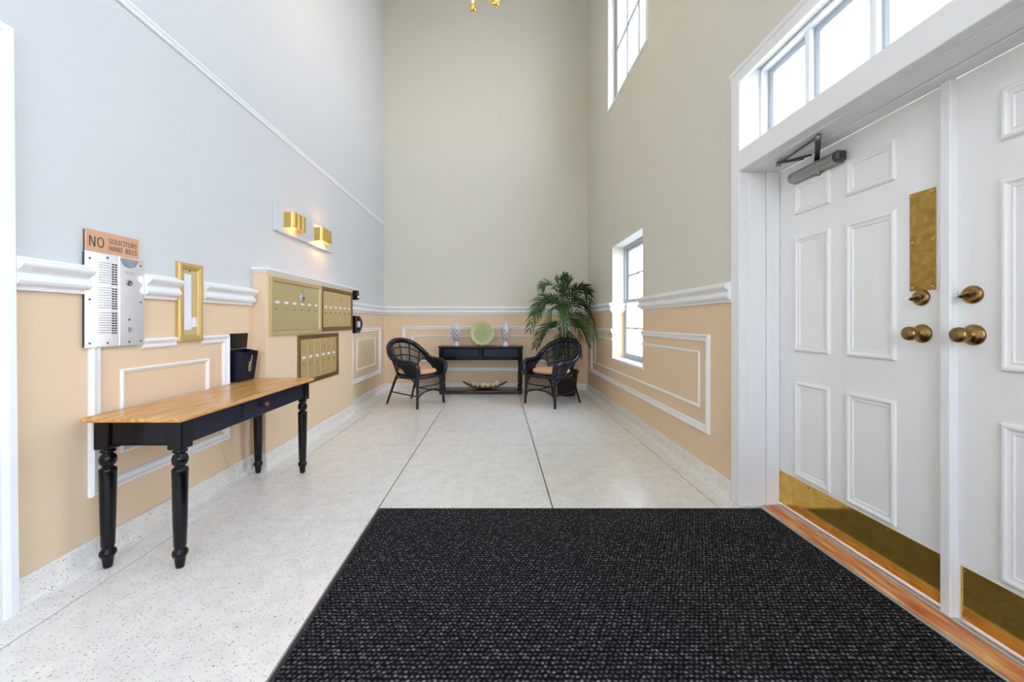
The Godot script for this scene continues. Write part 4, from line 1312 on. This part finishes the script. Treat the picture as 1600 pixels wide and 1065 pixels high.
	s = S()
	s.set_smooth_group(-1)
	var W0 := 0.19
	var a := [Vector3(0, 0, 0), Vector3(W0, 0, 0), Vector3(W0, 0, 0.072), Vector3(0, 0, 0.072)]
	var b := [Vector3(0, 0.245, 0), Vector3(W0, 0.245, 0), Vector3(W0, 0.225, 0.105), Vector3(0, 0.225, 0.105)]
	for i in 4:
		var j := (i + 1) % 4
		poly_out(s, [a[i], a[j], b[j], b[i]], Vector3(W0 / 2, 0.12, 0.04))
		var inn := func(v: Vector3) -> Vector3: return v.lerp(Vector3(W0 / 2, v.y, 0.05), 0.06)
		quad(s, inn.call(a[i]), inn.call(b[i]), inn.call(b[j]), inn.call(a[j]))
		quad(s, b[i], b[j], inn.call(b[j]), inn.call(b[i]))
	poly_out(s, a, Vector3(W0 / 2, 0.12, 0.04))
	quad(s, a[0] + Vector3(0, 0.004, 0), a[1] + Vector3(0, 0.004, 0), a[2] + Vector3(0, 0.004, 0), a[3] + Vector3(0, 0.004, 0))
	part("box_body", s, M.navy, t)
	s = S()
	var lid := Transform3D(Basis(Vector3.RIGHT, -1.48), Vector3(0, 0.250, 0.006))
	sweep(s, rect(-0.004, W0 + 0.004, 0.0, 0.118), [Vector2(0.0, 0.012), Vector2(0, -0.004), Vector2(0.006, -0.006), Vector2(0.006, 0.012), Vector2(0, 0.012)], func(u, v, h): return lid * Vector3(u, h, v), true)
	s.set_smooth_group(-1)
	quad(s, lid * Vector3(0, -0.002, 0), lid * Vector3(W0, -0.002, 0), lid * Vector3(W0, -0.002, 0.116), lid * Vector3(0, -0.002, 0.116))
	part("lid", s, M.black, t)
	s = S()
	var o := func(x: float, y: float) -> Vector3: return Vector3(0.105 + x, 0.11 + y, 0.0735 + (0.11 + y) * 0.1404 + 0.003)
	tube(s, [o.call(0.004, 0.085), o.call(0.010, 0.07), o.call(0.002, 0.05), o.call(0.006, 0.035), o.call(-0.004, 0.02), o.call(-0.014, 0.0), o.call(-0.012, -0.025), o.call(-0.002, -0.04), o.call(0.008, -0.032), o.call(0.012, -0.012), o.call(0.006, 0.006), o.call(-0.004, 0.016)], 0.0042, 0.0042, 6)
	tube(s, [o.call(-0.018, 0.022), o.call(-0.008, 0.03), o.call(0.002, 0.028), o.call(0.016, 0.032)], 0.005, 0.003, 6)
	tube(s, [o.call(-0.014, 0.034), o.call(0.0, 0.024), o.call(0.014, 0.014)], 0.004, 0.002, 6)
	part("gilt_ornament", s, M.gold, t)


func words(t: Node3D, text: String, cap: float, at: Vector3, width: float) -> void:
	var m := TextMesh.new()
	var f := SystemFont.new()
	f.font_names = PackedStringArray(["Droid Sans"])
	m.font = f
	m.text = text
	m.font_size = 64
	m.pixel_size = cap / 46.0
	m.depth = 0.001
	var o := put("lettering", m, M.ink, t, at)
	var got := m.get_aabb().size.x
	if got > 0.0: o.scale = Vector3(width / got, 1, 1)


# ------------------------------------------------------------------ mailboxes in the chase

func mailboxes() -> void:
	var grp := "brass mailbox units in the wall"
	var defs := [[3.372, 4.345, 1.103, 1.612, 0, "large pale brass mailbox panel with round lock, nearest of the set"], [4.349, 5.262, 1.118, 1.612, 1, "brass mailbox unit of six narrow doors, upper far one"], [3.845, 4.80, 0.597, 1.092, 1, "brass mailbox unit of six narrow doors, lower one"]]
	for q in defs:
		var w: float = q[1] - q[0]
		var h: float = q[3] - q[2]
		var t := thing("mailbox_unit", q[5], "mailbox", P(XBUMP, q[2], q[0]), PI / 2, grp)
		var s := S()
		sweep(s, rect(0, w, 0, h), [Vector2(0, 0), Vector2(0, 0.016), Vector2(0.004, 0.020), Vector2(0.034, 0.018), Vector2(0.040, 0.010), Vector2(0.042, 0.0)], flat_xy, true)
		part("surround", s, M.brass_pale if q[4] == 0 else M.brass_dark, t)
		if q[4] == 0:
			s = S(); bx(s, Vector3(0.042, 0.042, 0.0), Vector3(w - 0.042, h - 0.042, 0.006), 0.002)
			part("front_panel", s, M.brass_pale, t)
			for i in 6:
				var x := 0.042 + (w - 0.084) * (i + 0.5) / 6.0
				s = S(); bb(s, Vector3(x, 0.292, 0.0075), Vector3(0.062, 0.020, 0.003), 0.001); part("name_card", s, M.paper, t)
				s = S(); disc(s, [Vector2(0.010, 0), Vector2(0.009, 0.004), Vector2(0, 0.005)], 12, Vector3(x - 0.012, 0.235, 0.006)); part("lock", s, M.brass_dark, t)
			s = S(); disc(s, [Vector2(0.048, 0), Vector2(0.047, 0.006), Vector2(0.036, 0.010), Vector2(0, 0.010)], 24, Vector3(0.565, 0.357, 0.006))
			var k := part("master_lock", s, M.aluminium, t)
			s = S(); disc(s, [Vector2(0.014, 0.0), Vector2(0.012, 0.006), Vector2(0, 0.006)], 12, Vector3(0.568, 0.352, 0.015)); part("keyhole", s, M.black, k)
			s = S(); disc(s, [Vector2(0.008, 0.0), Vector2(0.007, 0.004), Vector2(0, 0.004)], 10, Vector3(0.565, 0.427, 0.006)); part("bolt", s, M.brass_dark, t)
			s = S(); disc(s, [Vector2(0.010, 0.0), Vector2(0.008, 0.004), Vector2(0, 0.005)], 10, Vector3(0.55, 0.165, 0.006)); part("bolt", s, M.brass, t)
		else:
			s = S(); bx(s, Vector3(0.04, 0.04, 0.0), Vector3(w - 0.04, h - 0.04, 0.002)); part("cavity", s, M.black, t)
			var pw := (w - 0.088) / 6.0
			for i in 6:
				var x0 := 0.044 + pw * i
				s = S(); bx(s, Vector3(x0 + 0.002, 0.044, 0.002), Vector3(x0 + pw - 0.002, h - 0.044, 0.012), 0.003)
				var d := part("mailbox_door", s, M.brass_door, t)
				s = S(); bb(s, Vector3(x0 + pw * 0.45, h * 0.55, 0.013), Vector3(0.058, 0.026, 0.003), 0.001); part("card_holder", s, M.paper, d)
				s = S(); disc(s, [Vector2(0.011, 0), Vector2(0.010, 0.005), Vector2(0, 0.006)], 12, Vector3(x0 + pw * 0.42, h * 0.42, 0.012)); part("lock", s, M.bronze, d)
			s = S(); disc(s, [Vector2(0.010, 0.0), Vector2(0.009, 0.005), Vector2(0, 0.005)], 10, Vector3(w * 0.6, h * 0.74, 0.012)); part("bolt", s, M.brass_dark, t)
	# things on the wall just beyond the chase
	var t := thing("key_switch_box", "small black box with chrome key switch at the chase corner", "switch", P(XL, 1.52, 5.36), PI / 2)
	var s := S(); bx(s, Vector3(0, 0, 0), Vector3(0.08, 0.125, 0.155), 0.006); part("box", s, M.black, t)
	s = S(); disc(s, [Vector2(0.018, 0), Vector2(0.016, 0.008), Vector2(0, 0.009)], 14, Vector3(0.04, 0.035, 0.155)); part("key_switch", s, M.chrome, t)
	t = thing("wall_telephone", "black and chrome wall telephone beyond the mailboxes", "telephone", P(XL, 1.07, 5.36), PI / 2)
	s = S(); bx(s, Vector3(0, 0, 0), Vector3(0.15, 0.235, 0.15), 0.012); part("base", s, M.black, t)
	s = S()
	tube(s, curve([Vector3(0.06, 0.215, 0.150), Vector3(0.07, 0.16, 0.178), Vector3(0.08, 0.09, 0.172), Vector3(0.07, 0.03, 0.15)], 12), 0.022, -1, 8)
	part("handset", s, M.black, t)
	s = S(); bb(s, Vector3(0.03, 0.12, 0.160), Vector3(0.06, 0.09, 0.05), 0.012); part("cradle", s, M.aluminium, t)


# ------------------------------------------------------------------ sconces and chandelier

func sconces() -> void:
	var t := thing("sconce_board", "long white backboard behind the two brass wall lights", "board", P(XL, 2.057, 3.63), PI / 2)
	var s := S(); bx(s, Vector3(0, 0, 0), Vector3(1.26, 0.252, 0.022), 0.003); part("board", s, M.plaster_skylit, t)
	for i in 2:
		var d: float = [3.776, 4.394][i]
		var l := thing("wall_sconce", ["fluted brass wall light, nearer one on the white backboard", "fluted brass wall light, farther one on the white backboard"][i], "wall light", P(XL + 0.022, 2.114, d), PI / 2, "brass wall lights")
		# corrugated sheet bent round the lamp, open above and below
		s = S()
		s.set_smooth_group(0)
		var path := []
		for k in 49:
			var u := k / 48.0
			var x: float
			var z: float
			if u < 0.22:
				x = 0.0; z = u / 0.22 * 0.066
			elif u > 0.78:
				x = 0.25; z = (1 - u) / 0.22 * 0.066
			else:
				x = (u - 0.22) / 0.56 * 0.25; z = 0.066 + 0.036 * pow(absf(sin((u - 0.22) / 0.56 * PI * 3.0)), 0.7)
			path.append(Vector3(x, 0, z))
		for k in 48:
			var a: Vector3 = path[k]
			var b: Vector3 = path[k + 1]
			var up := Vector3(0, 0.148, 0)
			quad(s, a, a + up, b + up, b)
		var sh := part("fluted_shade", s, M.brass, l)
		s = S()
		for k in 48:
			var a: Vector3 = path[k]
			var b: Vector3 = path[k + 1]
			var c := Vector3(0.125, 0, 0.0)
			var ai := a.lerp(c, 0.04); var bi := b.lerp(c, 0.04)
			quad(s, ai, bi, bi + Vector3(0, 0.148, 0), ai + Vector3(0, 0.148, 0))
			quad(s, a + Vector3(0, 0.148, 0), ai + Vector3(0, 0.148, 0), bi + Vector3(0, 0.148, 0), b + Vector3(0, 0.148, 0))
			quad(s, a, b, bi, ai)
		part("shade_lining", s, M.brass_satin, sh)
		s = S(); lathe(s, [Vector2(0.0, -0.035), Vector2(0.012, -0.033), Vector2(0.017, -0.015), Vector2(0.017, 0.012), Vector2(0.010, 0.03), Vector2(0, 0.034)], 14); part("bulb", s, M.bulb, l, Vector3(0.125, 0.045, 0.045))
		s = S(); lathe(s, [Vector2(0.009, 0.0), Vector2(0.009, 0.05), Vector2(0, 0.052)], 10); part("socket", s, M.brass_dark, l, Vector3(0.125, 0.082, 0.045))
		var o := OmniLight3D.new()
		o.name = "lamp_light"
		o.light_color = Color(1.0, 0.70, 0.36)
		o.light_energy = [0.025, 0.13][i]
		o.light_size = 0.015
		o.omni_range = 12.0
		o.omni_attenuation = 2.0
		o.shadow_enabled = true
		o.position = Vector3(0.125, 0.045, 0.045)
		l.add_child(o)


func chandelier() -> void:
	var c := thing("chandelier", "brass chandelier high above the hall, arm ends just showing", "chandelier", P(-0.189, 4.39, 4.0))
	var s := S(); lathe(s, [Vector2(0, 0.24), Vector2(0.03, 0.25), Vector2(0.05, 0.27), Vector2(0.03, 0.29), Vector2(0.02, 0.30), Vector2(0.06, 0.33), Vector2(0.07, 0.37), Vector2(0.03, 0.41), Vector2(0.018, 0.46), Vector2(0.03, 0.52), Vector2(0.012, 0.60), Vector2(0.008, 0.70), Vector2(0, 0.71)], 20); part("column", s, M.brass, c)
	s = S(); tube(s, [Vector3(0, 0.7, 0), Vector3(0, HC - 4.39 - 0.02, 0)], 0.008, -1, 6); part("chain", s, M.brass, c)
	s = S(); lathe(s, [Vector2(0.07, HC - 4.39 - 0.05), Vector2(0.07, HC - 4.39)], 20); part("canopy", s, M.brass, c)
	var arms := S()
	tube(arms, curve([Vector3(0.03, 0.36, 0), Vector3(0.07, 0.17, 0), Vector3(0.125, 0.090, 0), Vector3(0.185, 0.095, 0), Vector3(0.213, 0.135, 0)], 16), 0.006, -1, 7)
	var arm := done(arms)
	var cs := S(); lathe(cs, [Vector2(0, 0.066), Vector2(0.007, 0.072), Vector2(0.005, 0.082), Vector2(0.016, 0.088), Vector2(0.028, 0.100), Vector2(0.031, 0.114), Vector2(0.026, 0.128), Vector2(0.012, 0.138), Vector2(0.036, 0.146), Vector2(0.038, 0.152), Vector2(0, 0.155)], 16, Transform3D(Basis(), Vector3(0.215, 0.0, 0)))
	var cup := done(cs)
	var ks := S(); lathe(ks, [Vector2(0.011, 0.155), Vector2(0.011, 0.25), Vector2(0, 0.251)], 12, Transform3D(Basis(), Vector3(0.215, 0, 0)))
	var cand := done(ks)
	var bs := S(); lathe(bs, [Vector2(0.0, 0.25), Vector2(0.012, 0.255), Vector2(0.017, 0.28), Vector2(0.010, 0.315), Vector2(0, 0.34)], 12, Transform3D(Basis(), Vector3(0.215, 0, 0)))
	var bulb := done(bs)
	for i in 5:
		var turn := Vector3(0, TAU * i / 5.0 + deg_to_rad(110.0), 0)
		var a := put("arm", arm, M.brass, c, Vector3.ZERO, turn)
		put("drip_cup", cup, M.brass, a)
		put("candle", cand, M.paper, a)
		put("bulb", bulb, M.bulb, c, Vector3.ZERO, turn)
		var o := OmniLight3D.new()
		o.name = "lamp_light"
		o.light_color = Color(1.0, 0.82, 0.56)
		o.light_energy = 0.11
		o.light_size = 0.015
		o.omni_range = 30.0
		o.omni_attenuation = 2.0
		o.shadow_enabled = true
		o.position = Basis(Vector3.UP, turn.y) * Vector3(0.215, 0.285, 0)
		c.add_child(o)
